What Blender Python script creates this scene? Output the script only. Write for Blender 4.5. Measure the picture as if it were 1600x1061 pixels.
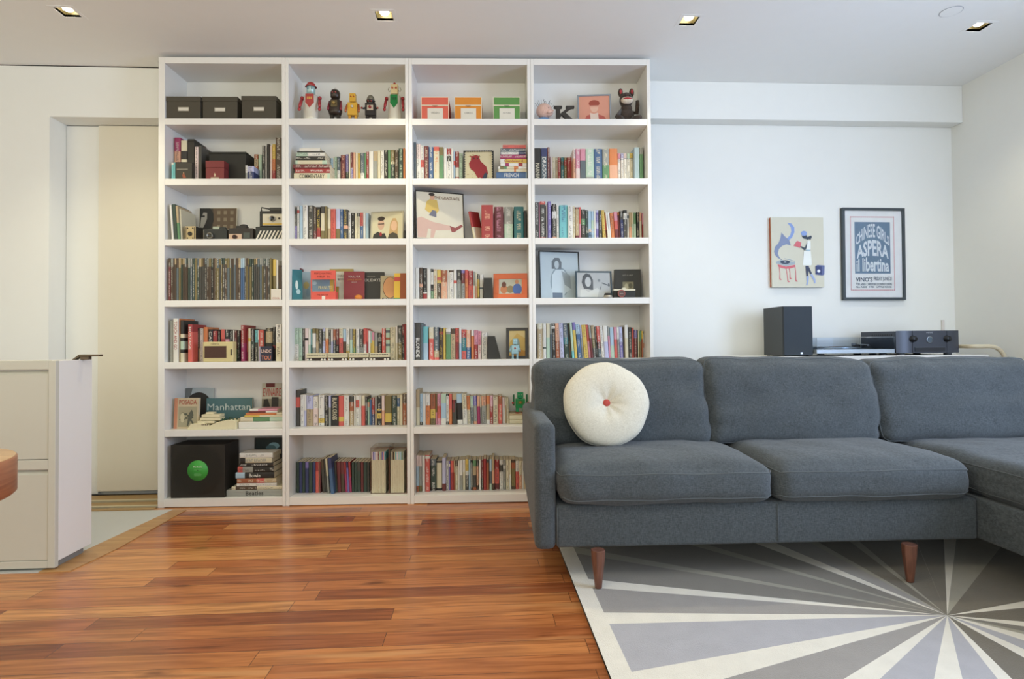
import bpy, bmesh, math, random
from mathutils import Vector, Matrix, noise as mnoise

# ------------------------------------------------------------------ camera, light, exposure
for o in list(bpy.data.objects): bpy.data.objects.remove(o)
SC = bpy.context.scene
COL = SC.collection
EYE = .95
YAW, PIT, ROL, FPX, CX, CY = .05536, .01701, .00839, 910.23, 798.28, 520.86
FW = Vector((math.sin(YAW)*math.cos(PIT), math.cos(YAW)*math.cos(PIT), math.sin(PIT)))
R0 = Vector((math.cos(YAW), -math.sin(YAW), 0)); U0 = R0.cross(FW)
RT = R0*math.cos(ROL) - U0*math.sin(ROL); UP = R0*math.sin(ROL) + U0*math.cos(ROL)
cam_data = bpy.data.cameras.new('camera'); cam = bpy.data.objects.new('camera', cam_data); COL.objects.link(cam)
cm = Matrix.Identity(4)
for i in range(3):
    cm[i][0] = RT[i]; cm[i][1] = UP[i]; cm[i][2] = -FW[i]
cm[2][3] = EYE
cam.matrix_world = cm
cam_data.sensor_width = 36; cam_data.lens = 36*FPX/1600; cam_data.clip_start = .02
cam_data.shift_x = (800-CX)/1600; cam_data.shift_y = (CY-530.5)/1600
SC.camera = cam
SC.view_settings.view_transform = 'Standard'; SC.view_settings.look = 'None'
SC.view_settings.gamma = 1; SC.view_settings.use_curve_mapping = False
SC.view_settings.exposure = 0.0

W = bpy.data.worlds.new('world'); SC.world = W; W.use_nodes = True
W.node_tree.nodes['Background'].inputs[0].default_value = (.86, .97, .95, 1)
W.node_tree.nodes['Background'].inputs[1].default_value = .62

def area(name, loc, target, sx, sy, power, col):
    L = bpy.data.lights.new(name, 'AREA'); L.shape = 'RECTANGLE'; L.size = sx; L.size_y = sy
    L.energy = power; L.color = col
    o = bpy.data.objects.new(name, L); COL.objects.link(o); o.location = loc
    o.rotation_euler = (Vector(target)-Vector(loc)).to_track_quat('-Z', 'Y').to_euler()
    return o
# daylight from the tall windows behind the camera (cool), kitchen light on the left (warm)
area('window_daylight', (3.29, 1.45, 1.45), (-1.4, 2.2, 1.45), 2.4, 1.8, 150, (.55, .71, 1.0))
area('window_daylight', (.9, -2.7, 1.5), (.4, 2.5, 2.3), 3.6, 1.9, 38, (.84, .93, 1.0))
area('kitchen_light', (-3.6, .2, 1.7), (-.6, 3.5, 1.5), 1.8, 1.8, 23, (1.0, .96, .68))
area('added_ceiling_fill', (-.7, .6, 2.6), (-.3, 3.3, .6), 2.6, .5, 26, (1.0, .95, .70))  # unseen panel added to warm the shelf front, standing in for more downlights

# ------------------------------------------------------------------ pixel -> place helpers
def ray(px, py):
    return FW + RT*((px-CX)/FPX) - UP*((py-CY)/FPX)
CAM = Vector((0, 0, EYE))
def onZ(px, py, z=0.0):
    r = ray(px, py); return CAM + r*((z-EYE)/r.z)
def onY(px, py, Y):
    r = ray(px, py); return CAM + r*(Y/r.y)
SHA, SHO = -.02939, Vector((-1.8518, 3.5450, 0))
SH = Matrix.Translation(SHO) @ Matrix.Rotation(SHA, 4, 'Z')
SHI = SH.inverted()
def sh(px, py, w=0.0):
    """pixel -> (u, z) on the plane w behind the bookcase front"""
    o = SHI @ CAM; r = SHI.to_3x3() @ ray(px, py)
    p = o + r*((w-o.y)/r.y); return p.x, p.z

# ------------------------------------------------------------------ materials
def lin(h):
    h = h.lstrip('#'); c = [int(h[i:i+2], 16)/255 for i in (0, 2, 4)]
    return tuple((x/12.92 if x < .04045 else ((x+.055)/1.055)**2.4) for x in c) + (1,)
MC = {}
def mat(h, rough=.6, metal=0.0, bump=0.0, bscale=200, var=.06, coat=0, name=None):
    key = (h, rough, metal, bump, bscale, var, coat)
    if key in MC: return MC[key]
    m = bpy.data.materials.new(name or 'paint_'+h.strip('#')); m.use_nodes = True; nt = m.node_tree
    b = nt.nodes['Principled BSDF']; c = lin(h)
    b.inputs['Roughness'].default_value = rough; b.inputs['Metallic'].default_value = metal
    b.inputs['Coat Weight'].default_value = coat
    tc = nt.nodes.new('ShaderNodeTexCoord'); n = nt.nodes.new('ShaderNodeTexNoise')
    n.inputs['Scale'].default_value = 14; n.inputs['Detail'].default_value = 4
    nt.links.new(tc.outputs['Object'], n.inputs['Vector'])
    mx = nt.nodes.new('ShaderNodeMix'); mx.data_type = 'RGBA'
    nt.links.new(n.outputs['Fac'], mx.inputs['Factor'])
    mx.inputs['A'].default_value = tuple(x*(1-var) for x in c[:3])+(1,)
    mx.inputs['B'].default_value = tuple(min(1, x*(1+var)) for x in c[:3])+(1,)
    nt.links.new(mx.outputs['Result'], b.inputs['Base Color'])
    if bump:
        n2 = nt.nodes.new('ShaderNodeTexNoise'); n2.inputs['Scale'].default_value = bscale
        nt.links.new(tc.outputs['Object'], n2.inputs['Vector'])
        bp = nt.nodes.new('ShaderNodeBump'); bp.inputs['Strength'].default_value = bump; bp.inputs['Distance'].default_value = .002
        nt.links.new(n2.outputs['Fac'], bp.inputs['Height']); nt.links.new(bp.outputs['Normal'], b.inputs['Normal'])
    MC[key] = m; return m
def emit(h, s):
    m = bpy.data.materials.new('lamp_glow'); m.use_nodes = True; b = m.node_tree.nodes['Principled BSDF']
    b.inputs['Emission Color'].default_value = lin(h); b.inputs['Emission Strength'].default_value = s; return m

def wood_floor_mat():
    m = bpy.data.materials.new('walnut_planks'); m.use_nodes = True; nt = m.node_tree; N = nt.nodes; L = nt.links
    b = N['Principled BSDF']; tc = N.new('ShaderNodeTexCoord')
    mp = N.new('ShaderNodeMapping'); L.new(tc.outputs['Object'], mp.inputs['Vector'])
    mp.inputs['Location'].default_value = (3.37, 1.21, 0)
    br = N.new('ShaderNodeTexBrick'); L.new(mp.outputs['Vector'], br.inputs['Vector'])
    br.offset = .37; br.offset_frequency = 2; br.squash = 1.35; br.squash_frequency = 3
    br.inputs['Scale'].default_value = 1; br.inputs['Brick Width'].default_value = 1.02; br.inputs['Row Height'].default_value = .088
    br.inputs['Mortar Size'].default_value = .0009; br.inputs['Mortar Smooth'].default_value = .1; br.inputs['Bias'].default_value = 0
    br.inputs['Color1'].default_value = (0, 0, 0, 1); br.inputs['Color2'].default_value = (1, 1, 1, 1); br.inputs['Mortar'].default_value = (.4, .4, .4, 1)
    rp = N.new('ShaderNodeValToRGB'); L.new(br.outputs['Color'], rp.inputs['Fac'])
    e = rp.color_ramp.elements
    e[0].position = 0; e[0].color = lin('86492a'); e[1].position = 1; e[1].color = lin('cf935a')
    for p, c in ((.2, '9a5832'), (.4, 'b06a3c'), (.6, 'b87342'), (.8, 'c4804a')):
        k = e.new(p); k.color = lin(c)
    # grain
    mp2 = N.new('ShaderNodeMapping'); L.new(tc.outputs['Object'], mp2.inputs['Vector']); mp2.inputs['Scale'].default_value = (1.6, 26, 1)
    # shift grain per plank
    ad = N.new('ShaderNodeVectorMath'); ad.operation = 'MULTIPLY_ADD'; ad.inputs[1].default_value = (9, 5, 0)
    L.new(br.outputs['Color'], ad.inputs[0]); L.new(mp2.outputs['Vector'], ad.inputs[2])
    n = N.new('ShaderNodeTexNoise'); L.new(ad.outputs[0], n.inputs['Vector']); n.inputs['Scale'].default_value = 1.6; n.inputs['Detail'].default_value = 8; n.inputs['Distortion'].default_value = 1.2
    r2 = N.new('ShaderNodeValToRGB'); L.new(n.outputs['Fac'], r2.inputs['Fac'])
    r2.color_ramp.elements[0].position = .28; r2.color_ramp.elements[0].color = (.42, .32, .26, 1)
    r2.color_ramp.elements[1].position = .62; r2.color_ramp.elements[1].color = (1.15, 1.12, 1.05, 1)
    mu = N.new('ShaderNodeMix'); mu.data_type = 'RGBA'; mu.blend_type = 'MULTIPLY'; mu.inputs['Factor'].default_value = .8
    L.new(rp.outputs['Color'], mu.inputs['A']); L.new(r2.outputs['Color'], mu.inputs['B'])
    # pale sapwood streaks and knots
    mp3 = N.new('ShaderNodeMapping'); L.new(tc.outputs['Object'], mp3.inputs['Vector']); mp3.inputs['Scale'].default_value = (1.1, 13, 1)
    ad3 = N.new('ShaderNodeVectorMath'); ad3.operation = 'MULTIPLY_ADD'; ad3.inputs[1].default_value = (4, 11, 0)
    L.new(br.outputs['Color'], ad3.inputs[0]); L.new(mp3.outputs['Vector'], ad3.inputs[2])
    n3 = N.new('ShaderNodeTexNoise'); L.new(ad3.outputs[0], n3.inputs['Vector']); n3.inputs['Scale'].default_value = 1.0; n3.inputs['Detail'].default_value = 3
    r3 = N.new('ShaderNodeValToRGB'); L.new(n3.outputs['Fac'], r3.inputs['Fac'])
    r3.color_ramp.elements[0].position = .62; r3.color_ramp.elements[0].color = (0, 0, 0, 1); r3.color_ramp.elements[1].position = .72; r3.color_ramp.elements[1].color = (1, 1, 1, 1)
    m3 = N.new('ShaderNodeMix'); m3.data_type = 'RGBA'; L.new(mu.outputs['Result'], m3.inputs['A']); m3.inputs['B'].default_value = lin('d39a62')
    k3 = N.new('ShaderNodeMath'); k3.operation = 'MULTIPLY'; k3.inputs[1].default_value = .6; L.new(r3.outputs['Color'], k3.inputs[0]); L.new(k3.outputs[0], m3.inputs['Factor'])
    mp4 = N.new('ShaderNodeMapping'); L.new(tc.outputs['Object'], mp4.inputs['Vector']); mp4.inputs['Scale'].default_value = (2.2, 7, 1)
    v4 = N.new('ShaderNodeTexVoronoi'); L.new(mp4.outputs['Vector'], v4.inputs['Vector']); v4.inputs['Scale'].default_value = .75
    n4 = N.new('ShaderNodeTexNoise'); L.new(mp4.outputs['Vector'], n4.inputs['Vector']); n4.inputs['Scale'].default_value = 5
    a4 = N.new('ShaderNodeMath'); a4.operation = 'MULTIPLY_ADD'; a4.inputs[1].default_value = .22; L.new(n4.outputs['Fac'], a4.inputs[0]); L.new(v4.outputs['Distance'], a4.inputs[2])
    r4 = N.new('ShaderNodeValToRGB'); L.new(a4.outputs[0], r4.inputs['Fac'])
    r4.color_ramp.elements[0].position = .13; r4.color_ramp.elements[0].color = (.25, .16, .1, 1); r4.color_ramp.elements[1].position = .24; r4.color_ramp.elements[1].color = (1, 1, 1, 1)
    m4 = N.new('ShaderNodeMix'); m4.data_type = 'RGBA'; m4.blend_type = 'MULTIPLY'; m4.inputs['Factor'].default_value = .8
    L.new(m3.outputs['Result'], m4.inputs['A']); L.new(r4.outputs['Color'], m4.inputs['B'])
    # joints
    m5 = N.new('ShaderNodeMix'); m5.data_type = 'RGBA'; L.new(m4.outputs['Result'], m5.inputs['A']); m5.inputs['B'].default_value = lin('4a2814'); L.new(br.outputs['Fac'], m5.inputs['Factor'])
    L.new(m5.outputs['Result'], b.inputs['Base Color'])
    b.inputs['Roughness'].default_value = .25; b.inputs['Specular IOR Level'].default_value = .6
    bp = N.new('ShaderNodeBump'); bp.inputs['Strength'].default_value = .12; bp.inputs['Distance'].default_value = .002; L.new(n.outputs['Fac'], bp.inputs['Height']); L.new(bp.outputs['Normal'], b.inputs['Normal'])
    return m

def wood_mat(c1, c2, scale=(30, 3, 3), rough=.4, name='wood'):
    m = bpy.data.materials.new(name); m.use_nodes = True; nt = m.node_tree; N = nt.nodes; L = nt.links
    b = N['Principled BSDF']; tc = N.new('ShaderNodeTexCoord'); mp = N.new('ShaderNodeMapping'); L.new(tc.outputs['Object'], mp.inputs['Vector']); mp.inputs['Scale'].default_value = scale
    n = N.new('ShaderNodeTexNoise'); L.new(mp.outputs['Vector'], n.inputs['Vector']); n.inputs['Detail'].default_value = 6; n.inputs['Distortion'].default_value = .8; n.inputs['Scale'].default_value = 1.5
    r = N.new('ShaderNodeValToRGB'); L.new(n.outputs['Fac'], r.inputs['Fac']); r.color_ramp.elements[0].position = .3; r.color_ramp.elements[0].color = lin(c1); r.color_ramp.elements[1].position = .7; r.color_ramp.elements[1].color = lin(c2)
    L.new(r.outputs['Color'], b.inputs['Base Color']); b.inputs['Roughness'].default_value = rough
    return m

def fabric_mat(h, h2, name, weave=700, rough=.95):
    m = bpy.data.materials.new(name); m.use_nodes = True; nt = m.node_tree; N = nt.nodes; L = nt.links
    b = N['Principled BSDF']; tc = N.new('ShaderNodeTexCoord')
    outs = []
    for sc in ((weave, weave*.12, weave*.12), (weave*.12, weave*.12, weave)):
        mp = N.new('ShaderNodeMapping'); L.new(tc.outputs['Object'], mp.inputs['Vector']); mp.inputs['Scale'].default_value = sc
        n = N.new('ShaderNodeTexNoise'); n.inputs['Scale'].default_value = 1; n.inputs['Detail'].default_value = 2; L.new(mp.outputs['Vector'], n.inputs['Vector']); outs.append(n)
    a = N.new('ShaderNodeMath'); a.operation = 'ADD'; L.new(outs[0].outputs['Fac'], a.inputs[0]); L.new(outs[1].outputs['Fac'], a.inputs[1])
    r = N.new('ShaderNodeMapRange'); r.inputs['From Min'].default_value = .7; r.inputs['From Max'].default_value = 1.3; L.new(a.outputs[0], r.inputs['Value'])
    mx = N.new('ShaderNodeMix'); mx.data_type = 'RGBA'; mx.inputs['A'].default_value = lin(h); mx.inputs['B'].default_value = lin(h2); L.new(r.outputs['Result'], mx.inputs['Factor'])
    L.new(mx.outputs['Result'], b.inputs['Base Color']); b.inputs['Roughness'].default_value = rough; b.inputs['Specular IOR Level'].default_value = .15
    b.inputs['Sheen Weight'].default_value = .15; b.inputs['Sheen Roughness'].default_value = .6
    n3 = N.new('ShaderNodeTexNoise'); n3.inputs['Scale'].default_value = 7; n3.inputs['Detail'].default_value = 4; n3.inputs['Distortion'].default_value = 1.5; L.new(tc.outputs['Object'], n3.inputs['Vector'])
    bp = N.new('ShaderNodeBump'); bp.inputs['Strength'].default_value = .3; bp.inputs['Distance'].default_value = .001; L.new(a.outputs[0], bp.inputs['Height'])
    b2 = N.new('ShaderNodeBump'); b2.inputs['Strength'].default_value = .35; b2.inputs['Distance'].default_value = .012; L.new(n3.outputs['Fac'], b2.inputs['Height']); L.new(bp.outputs['Normal'], b2.inputs['Normal'])
    L.new(b2.outputs['Normal'], b.inputs['Normal'])
    return m

def glass_mat(name, tint=(1, 1, 1, 1), rough=.02):
    m = bpy.data.materials.new(name); m.use_nodes = True; b = m.node_tree.nodes['Principled BSDF']
    b.inputs['Base Color'].default_value = tint; b.inputs['Roughness'].default_value = rough; b.inputs['Transmission Weight'].default_value = 1; b.inputs['IOR'].default_value = 1.15
    return m

def book_mat():
    """cover colour from the mesh, with small lettering-like flecks of ink down the spine"""
    m = bpy.data.materials.new('book_cover'); m.use_nodes = True; nt = m.node_tree; N = nt.nodes; L = nt.links
    b = N['Principled BSDF']
    c = N.new('ShaderNodeAttribute'); c.attribute_name = 'cover'; k = N.new('ShaderNodeAttribute'); k.attribute_name = 'ink'
    uv = N.new('ShaderNodeUVMap'); uv.uv_map = 'spine'
    sp = N.new('ShaderNodeSeparateXYZ'); L.new(uv.outputs['UV'], sp.inputs[0])
    mp = N.new('ShaderNodeMapping'); L.new(uv.outputs['UV'], mp.inputs['Vector']); mp.inputs['Scale'].default_value = (2.2, 260, 1)
    n = N.new('ShaderNodeTexNoise'); L.new(mp.outputs['Vector'], n.inputs['Vector']); n.inputs['Scale'].default_value = 1; n.inputs['Detail'].default_value = 1.5
    mp2 = N.new('ShaderNodeMapping'); L.new(uv.outputs['UV'], mp2.inputs['Vector']); mp2.inputs['Scale'].default_value = (.3, 22, 1)
    n2 = N.new('ShaderNodeTexNoise'); L.new(mp2.outputs['Vector'], n2.inputs['Vector']); n2.inputs['Scale'].default_value = 1; n2.inputs['Detail'].default_value = 0
    def math_(op, a, bv=None):
        q = N.new('ShaderNodeMath'); q.operation = op
        for i, v in enumerate((a, bv)):
            if v is None: continue
            if isinstance(v, (int, float)): q.inputs[i].default_value = v
            else: L.new(v, q.inputs[i])
        return q.outputs[0]
    g1 = math_('GREATER_THAN', n.outputs['Fac'], .5); g2 = math_('GREATER_THAN', n2.outputs['Fac'], .44)
    ab = math_('ABSOLUTE', math_('SUBTRACT', sp.outputs['X'], .5)); g3 = math_('LESS_THAN', ab, .22)
    f = math_('MULTIPLY', math_('MULTIPLY', g1, g2), math_('MULTIPLY', g3, k.outputs['Alpha']))
    mx = N.new('ShaderNodeMix'); mx.data_type = 'RGBA'; L.new(f, mx.inputs['Factor']); L.new(c.outputs['Color'], mx.inputs['A']); L.new(k.outputs['Color'], mx.inputs['B'])
    L.new(mx.outputs['Result'], b.inputs['Base Color']); b.inputs['Roughness'].default_value = .5
    return m
def page_mat():
    m = bpy.data.materials.new('book_pages'); m.use_nodes = True; nt = m.node_tree; N = nt.nodes; L = nt.links
    b = N['Principled BSDF']; tc = N.new('ShaderNodeTexCoord'); mp = N.new('ShaderNodeMapping'); L.new(tc.outputs['Object'], mp.inputs['Vector']); mp.inputs['Scale'].default_value = (900, 3, 3)
    n = N.new('ShaderNodeTexNoise'); L.new(mp.outputs['Vector'], n.inputs['Vector']); n.inputs['Scale'].default_value = 1
    r = N.new('ShaderNodeValToRGB'); L.new(n.outputs['Fac'], r.inputs['Fac']); r.color_ramp.elements[0].position = .35; r.color_ramp.elements[0].color = lin('b9a98a'); r.color_ramp.elements[1].position = .65; r.color_ramp.elements[1].color = lin('e6dcc4')
    L.new(r.outputs['Color'], b.inputs['Base Color']); b.inputs['Roughness'].default_value = .9
    return m
BOOK, PAGES = book_mat(), page_mat()
WALLP = mat('eeeee9', .85, var=.012, bump=.05, bscale=300, name='wall_paint')
CEILP = mat('f4f4f1', .9, var=.012, name='ceiling_paint')
LAC = mat('ebe8e2', .35, var=.01, name='white_lacquer')

# ------------------------------------------------------------------ mesh building
class MB:
    def __init__(s): s.v = []; s.f = []; s.m = []; s.s = []; s.mats = []
    def mi(s, m):
        if m not in s.mats: s.mats.append(m)
        return s.mats.index(m)
    def add(s, vs, fs, m, smooth=False, M=None):
        o = len(s.v); s.v += [tuple(M @ Vector(p)) if M else tuple(p) for p in vs]; k = s.mi(m)
        for f in fs: s.f.append([i+o for i in f]); s.m.append(k); s.s.append(smooth)
        return s
    def box(s, x0, x1, y0, y1, z0, z1, m, M=None):
        vs = [(x, y, z) for x in (x0, x1) for y in (y0, y1) for z in (z0, z1)]
        fs = [(0, 1, 3, 2), (4, 6, 7, 5), (0, 4, 5, 1), (2, 3, 7, 6), (0, 2, 6, 4), (1, 5, 7, 3)]
        return s.add(vs, fs, m, False, M)
    def frame(s, x0, x1, z0, z1, y0, y1, t, m, M=None):
        s.box(x0, x1, y0, y1, z0, z0+t, m, M); s.box(x0, x1, y0, y1, z1-t, z1, m, M)
        s.box(x0, x0+t, y0, y1, z0+t, z1-t, m, M); return s.box(x1-t, x1, y0, y1, z0+t, z1-t, m, M)
    def prism(s, pts, y0, y1, m, M=None):
        """polygon in x,z extruded along y"""
        n = len(pts); vs = [(p[0], y0, p[1]) for p in pts]+[(p[0], y1, p[1]) for p in pts]
        fs = [list(range(n)), list(range(2*n-1, n-1, -1))]+[[i, (i+1) % n+0, (i+1) % n+n, i+n][::-1] for i in range(n)]
        return s.add(vs, fs, m, False, M)
    def lathe(s, prof, m, n=24, M=None, smooth=True, cap=True):
        """profile of (r, z)"""
        vs = []; fs = []
        for r, z in prof:
            for i in range(n): a = 2*math.pi*i/n; vs.append((r*math.cos(a), r*math.sin(a), z))
        for j in range(len(prof)-1):
            for i in range(n): fs.append((j*n+i, j*n+(i+1) % n, (j+1)*n+(i+1) % n, (j+1)*n+i))
        if cap: fs.append(list(range(n))[::-1]); fs.append([(len(prof)-1)*n+i for i in range(n)])
        return s.add(vs, fs, m, smooth, M)
    def ball(s, c, r, m, n=14, M=None):
        if not hasattr(r, '__len__'): r = (r, r, r)
        k = n//2+1
        vs = []; fs = []
        for j in range(k+1):
            t = math.pi*j/k
            for i in range(n): a = 2*math.pi*i/n; vs.append((c[0]+r[0]*math.sin(t)*math.cos(a), c[1]+r[1]*math.sin(t)*math.sin(a), c[2]+r[2]*math.cos(t)))
        for j in range(k):
            for i in range(n): fs.append((j*n+i, (j+1)*n+i, (j+1)*n+(i+1) % n, j*n+(i+1) % n))
        return s.add(vs, fs, m, True, M)
    def tube(s, pts, r, m, n=8, M=None, closed=False):
        P = [Vector(p) for p in pts]; k = len(P); vs = []; fs = []
        rr = r if hasattr(r, '__len__') else [r]*k
        up = None
        for i, p in enumerate(P):
            a = P[(i-1) % k] if (closed or i > 0) else p; b = P[(i+1) % k] if (closed or i < k-1) else p
            t = (b-a).normalized()
            if up is None: up = Vector((0, 0, 1)) if abs(t.z) < .9 else Vector((1, 0, 0))
            e1 = t.cross(up).normalized(); e2 = e1.cross(t).normalized(); up = e2
            for j in range(n): q = 2*math.pi*j/n; vs.append(p+(e1*math.cos(q)+e2*math.sin(q))*rr[i])
        for i in range(k if closed else k-1):
            for j in range(n): fs.append((i*n+j, i*n+(j+1) % n, ((i+1) % k)*n+(j+1) % n, ((i+1) % k)*n+j))
        if not closed: fs.append(list(range(n))[::-1]); fs.append([(k-1)*n+j for j in range(n)])
        return s.add(vs, fs, m, True, M)
    def quad(s, pts, m, M=None): return s.add(pts, [list(range(len(pts)))], m, False, M)

def obj(name, mb, parent=None, loc=(0, 0, 0), rot=(0, 0, 0), bevel=0, seg=2, label=None, mw=None):
    me = bpy.data.meshes.new(name); me.from_pydata(mb.v, [], mb.f)
    for m in mb.mats: me.materials.append(m)
    me.polygons.foreach_set('material_index', mb.m); me.polygons.foreach_set('use_smooth', mb.s)
    b = bmesh.new(); b.from_mesh(me); bmesh.ops.recalc_face_normals(b, faces=b.faces); b.to_mesh(me); b.free()
    me.update()
    o = bpy.data.objects.new(name, me); COL.objects.link(o); o.location = loc; o.rotation_euler = rot
    if mw is not None: o.matrix_world = mw
    if parent: o.parent = parent
    if bevel:
        q = o.modifiers.new('bevel', 'BEVEL'); q.width = bevel; q.segments = seg; q.limit_method = 'ANGLE'; q.angle_limit = .6
    if label: o['label'] = label
    return o
def tag(o, label, cat, group=None):
    o['label'] = label; o['category'] = cat
    if group: o['group'] = group
    return o
def thing(name, label, cat, mw, group=None):
    o = bpy.data.objects.new(name, None); COL.objects.link(o); o.matrix_world = mw; o.empty_display_size = .05
    return tag(o, label, cat, group)
def struct(name, mb, **k):
    o = obj(name, mb, **k); o['kind'] = 'structure'; return o
def T(x, y, z): return Matrix.Translation((x, y, z))
def RX(a): return Matrix.Rotation(a, 4, 'X')
def RY(a): return Matrix.Rotation(a, 4, 'Y')
def RZ(a): return Matrix.Rotation(a, 4, 'Z')
def SHM(u, w, z): return SH @ T(u, w, z)

TXC = {}
def text_mb(txt, m, w=None, h=None, warp=None, bold=0.0, extr=0.0):
    """lettering lying in the x-z plane, centred, facing -y"""
    cu = bpy.data.curves.new('lettering', 'FONT'); cu.body = txt; cu.align_x = 'CENTER'; cu.align_y = 'CENTER'; cu.resolution_u = 2
    cu.offset = bold; cu.extrude = extr
    o = bpy.data.objects.new('t', cu); COL.objects.link(o)
    dg = bpy.context.evaluated_depsgraph_get(); me = bpy.data.meshes.new_from_object(o.evaluated_get(dg))
    vs = [tuple(v.co) for v in me.vertices]; fs = [tuple(p.vertices) for p in me.polygons]
    bpy.data.objects.remove(o); bpy.data.curves.remove(cu); bpy.data.meshes.remove(me)
    xs = [v[0] for v in vs]; ys = [v[1] for v in vs]; cx = (min(xs)+max(xs))/2; cy = (min(ys)+max(ys))/2
    dx = max(xs)-min(xs); dy = max(ys)-min(ys)
    sx = (w/dx) if w else None; sy = (h/dy) if h else None
    if sx is None: sx = sy
    if sy is None: sy = sx
    mb = MB(); out = []
    for v in vs:
        x, z = (v[0]-cx)*sx, (v[1]-cy)*sy
        if warp: x, z = warp(x, z)
        out.append((x, -v[2]*.001, z))
    mb.add(out, fs, m)
    return mb
def lettering(parent, txt, colr, x, y, z, w=None, h=None, vertical=False, bold=0.0, warp=None, name='lettering', rz=0):
    mb = text_mb(txt, mat(colr, .6), w, h, warp, bold)
    o = obj(name, mb, parent)
    M = T(x, y, z) @ RZ(rz) @ (RY(math.pi/2) if vertical else Matrix.Identity(4))
    o.matrix_local = M
    return o

# ------------------------------------------------------------------ room
ZC, YB, YW, XR, ZBM, YL = 2.6926, 3.794, 3.896, 3.3287, 2.4384, 3.724
XL, YREAR = -4.6, -3.0
b = MB(); b.box(XL-.1, XR+.1, YREAR, YW+.3, -.1, 0, wood_floor_mat()); struct('floor', b)
# white landing floor with a wooden border cut across the corner
tile = mat('c9cac6', .4, var=.03, name='pale_floor'); brd = wood_mat('a87a4c', 'c49a66', (2, 30, 1), .4, 'oak_border')
p = [onZ(x, y, 0) for x, y in ((271, 797), (147, 854.5), (60, 895))]
q = [onZ(x, y, 0) for x, y in ((291, 797.5), (184, 858), (110, 893))]
lf = p[0].copy(); lf.x = -3.6
b = MB(); b.add([tuple(v)[:2]+(z,) for z in (-.001, .003) for v in (p[0], p[1], p[2], Vector((-3.6, p[2].y, 0)), Vector((-3.6, p[0].y, 0)))],
      [[5, 6, 7, 8, 9], [0, 1, 6, 5], [1, 2, 7, 6], [4, 3, 2, 1, 0], [0, 5, 9, 4], [2, 3, 8, 7], [3, 4, 9, 8]], tile)
struct('trim_1', b)
b = MB(); b.add([tuple(v)[:2]+(z,) for z in (-.001, .004) for v in (p[0], q[0], q[1], q[2], p[2], p[1])],
      [[6, 7, 8, 9, 10, 11], [0, 1, 7, 6], [1, 2, 8, 7], [2, 3, 9, 8], [3, 4, 10, 9], [4, 5, 11, 10], [5, 0, 6, 11]], brd)
struct('trim_2', b)
# threshold rails of the sliding door
TY = p[0].y
b = MB(); oak = wood_mat('96774a', 'b8955f', (3, 40, 3), .45, 'oak_rail'); brass = mat('ddd2ae', .35, .3); gap_ = mat('2e2216', .9)
xr_ = (SH @ Vector((-.04, 0, 0))).x
for y0, y1, z1, m in ((TY, TY+.04, .008, oak), (TY+.04, TY+.055, .0015, gap_), (TY+.055, TY+.075, .014, brass), (TY+.075, TY+.17, .008, oak), (TY+.17, TY+.185, .0015, gap_), (TY+.185, TY+.205, .016, brass), (TY+.205, 3.84, .008, oak), (3.84, 3.9, .0015, gap_)):
    b.box(-3.6, xr_, y0, y1, -.001, z1, m)
struct('trim_3', b)

# ceiling with four square openings
LP = [onZ(x, y, ZC) for x, y in ((106, 19.3), (600.5, 25), (1076.5, 32.7), (1529, 42.3))]
b = MB(); HW = .043; y0c, y1c = YREAR, YW+.3
xs = [XL-.1]; 
for l in LP: xs += [l.x-HW, l.x+HW]
xs.append(XR+.1)
for i in range(len(xs)-1):
    if i % 2 == 0: b.box(xs[i], xs[i+1], y0c, y1c, ZC, ZC+.012, CEILP)
    else:
        l = LP[i//2]; b.box(xs[i], xs[i+1], y0c, l.y-HW, ZC, ZC+.012, CEILP); b.box(xs[i], xs[i+1], l.y+HW, y1c, ZC, ZC+.012, CEILP)
struct('ceiling', b)
# right-hand part of back wall, beam, right wall
b = MB(); b.box(XL, XR+.1, YW, YW+.1, 0, ZC, WALLP); struct('wall_back', b)
b = MB(); b.box(.98, XR, YB, YW, ZBM, ZC, WALLP); struct('trim_4', b, bevel=.004)
b = MB(); b.box(XR, XR+.1, YREAR, YW+.1, 0, ZC, WALLP); struct('wall_right', b)
b = MB(); b.box(XL-.1, XL, YREAR, YW+.1, 0, ZC, WALLP); struct('wall_left', b)
# left wall face with the doorway recess, shadow gap under the ceiling
xw = (SH @ Vector((-.0375, .2, 0))).x
r0 = onY(77.5, 182, YL); r1x = onY(247, 182, YL).x; zt = onY(150, 183, YL).z
cream = mat('e6e0d0', .7, var=.012, name='cream_wall_paint')
b = MB(); b.prism([(XL, 0), (r0.x, 0), (r0.x, zt), (xw-.001, zt), (xw-.001, ZC-.007), (XL, ZC-.007)], YL, YW-.002, WALLP); struct('wall_front', b)
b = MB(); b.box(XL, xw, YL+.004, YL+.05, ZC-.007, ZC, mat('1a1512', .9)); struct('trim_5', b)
dx0 = onY(152, 500, 3.85).x
b = MB(); b.box(dx0, xw-.001, 3.855, 3.893, .03, zt-.004, cream); struct('door_1', b, bevel=.002)
b = MB(); b.box(r0.x+.002, dx0-.004, 3.87, 3.894, .012, zt-.004, WALLP); struct('door_2', b, bevel=.002)

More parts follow.
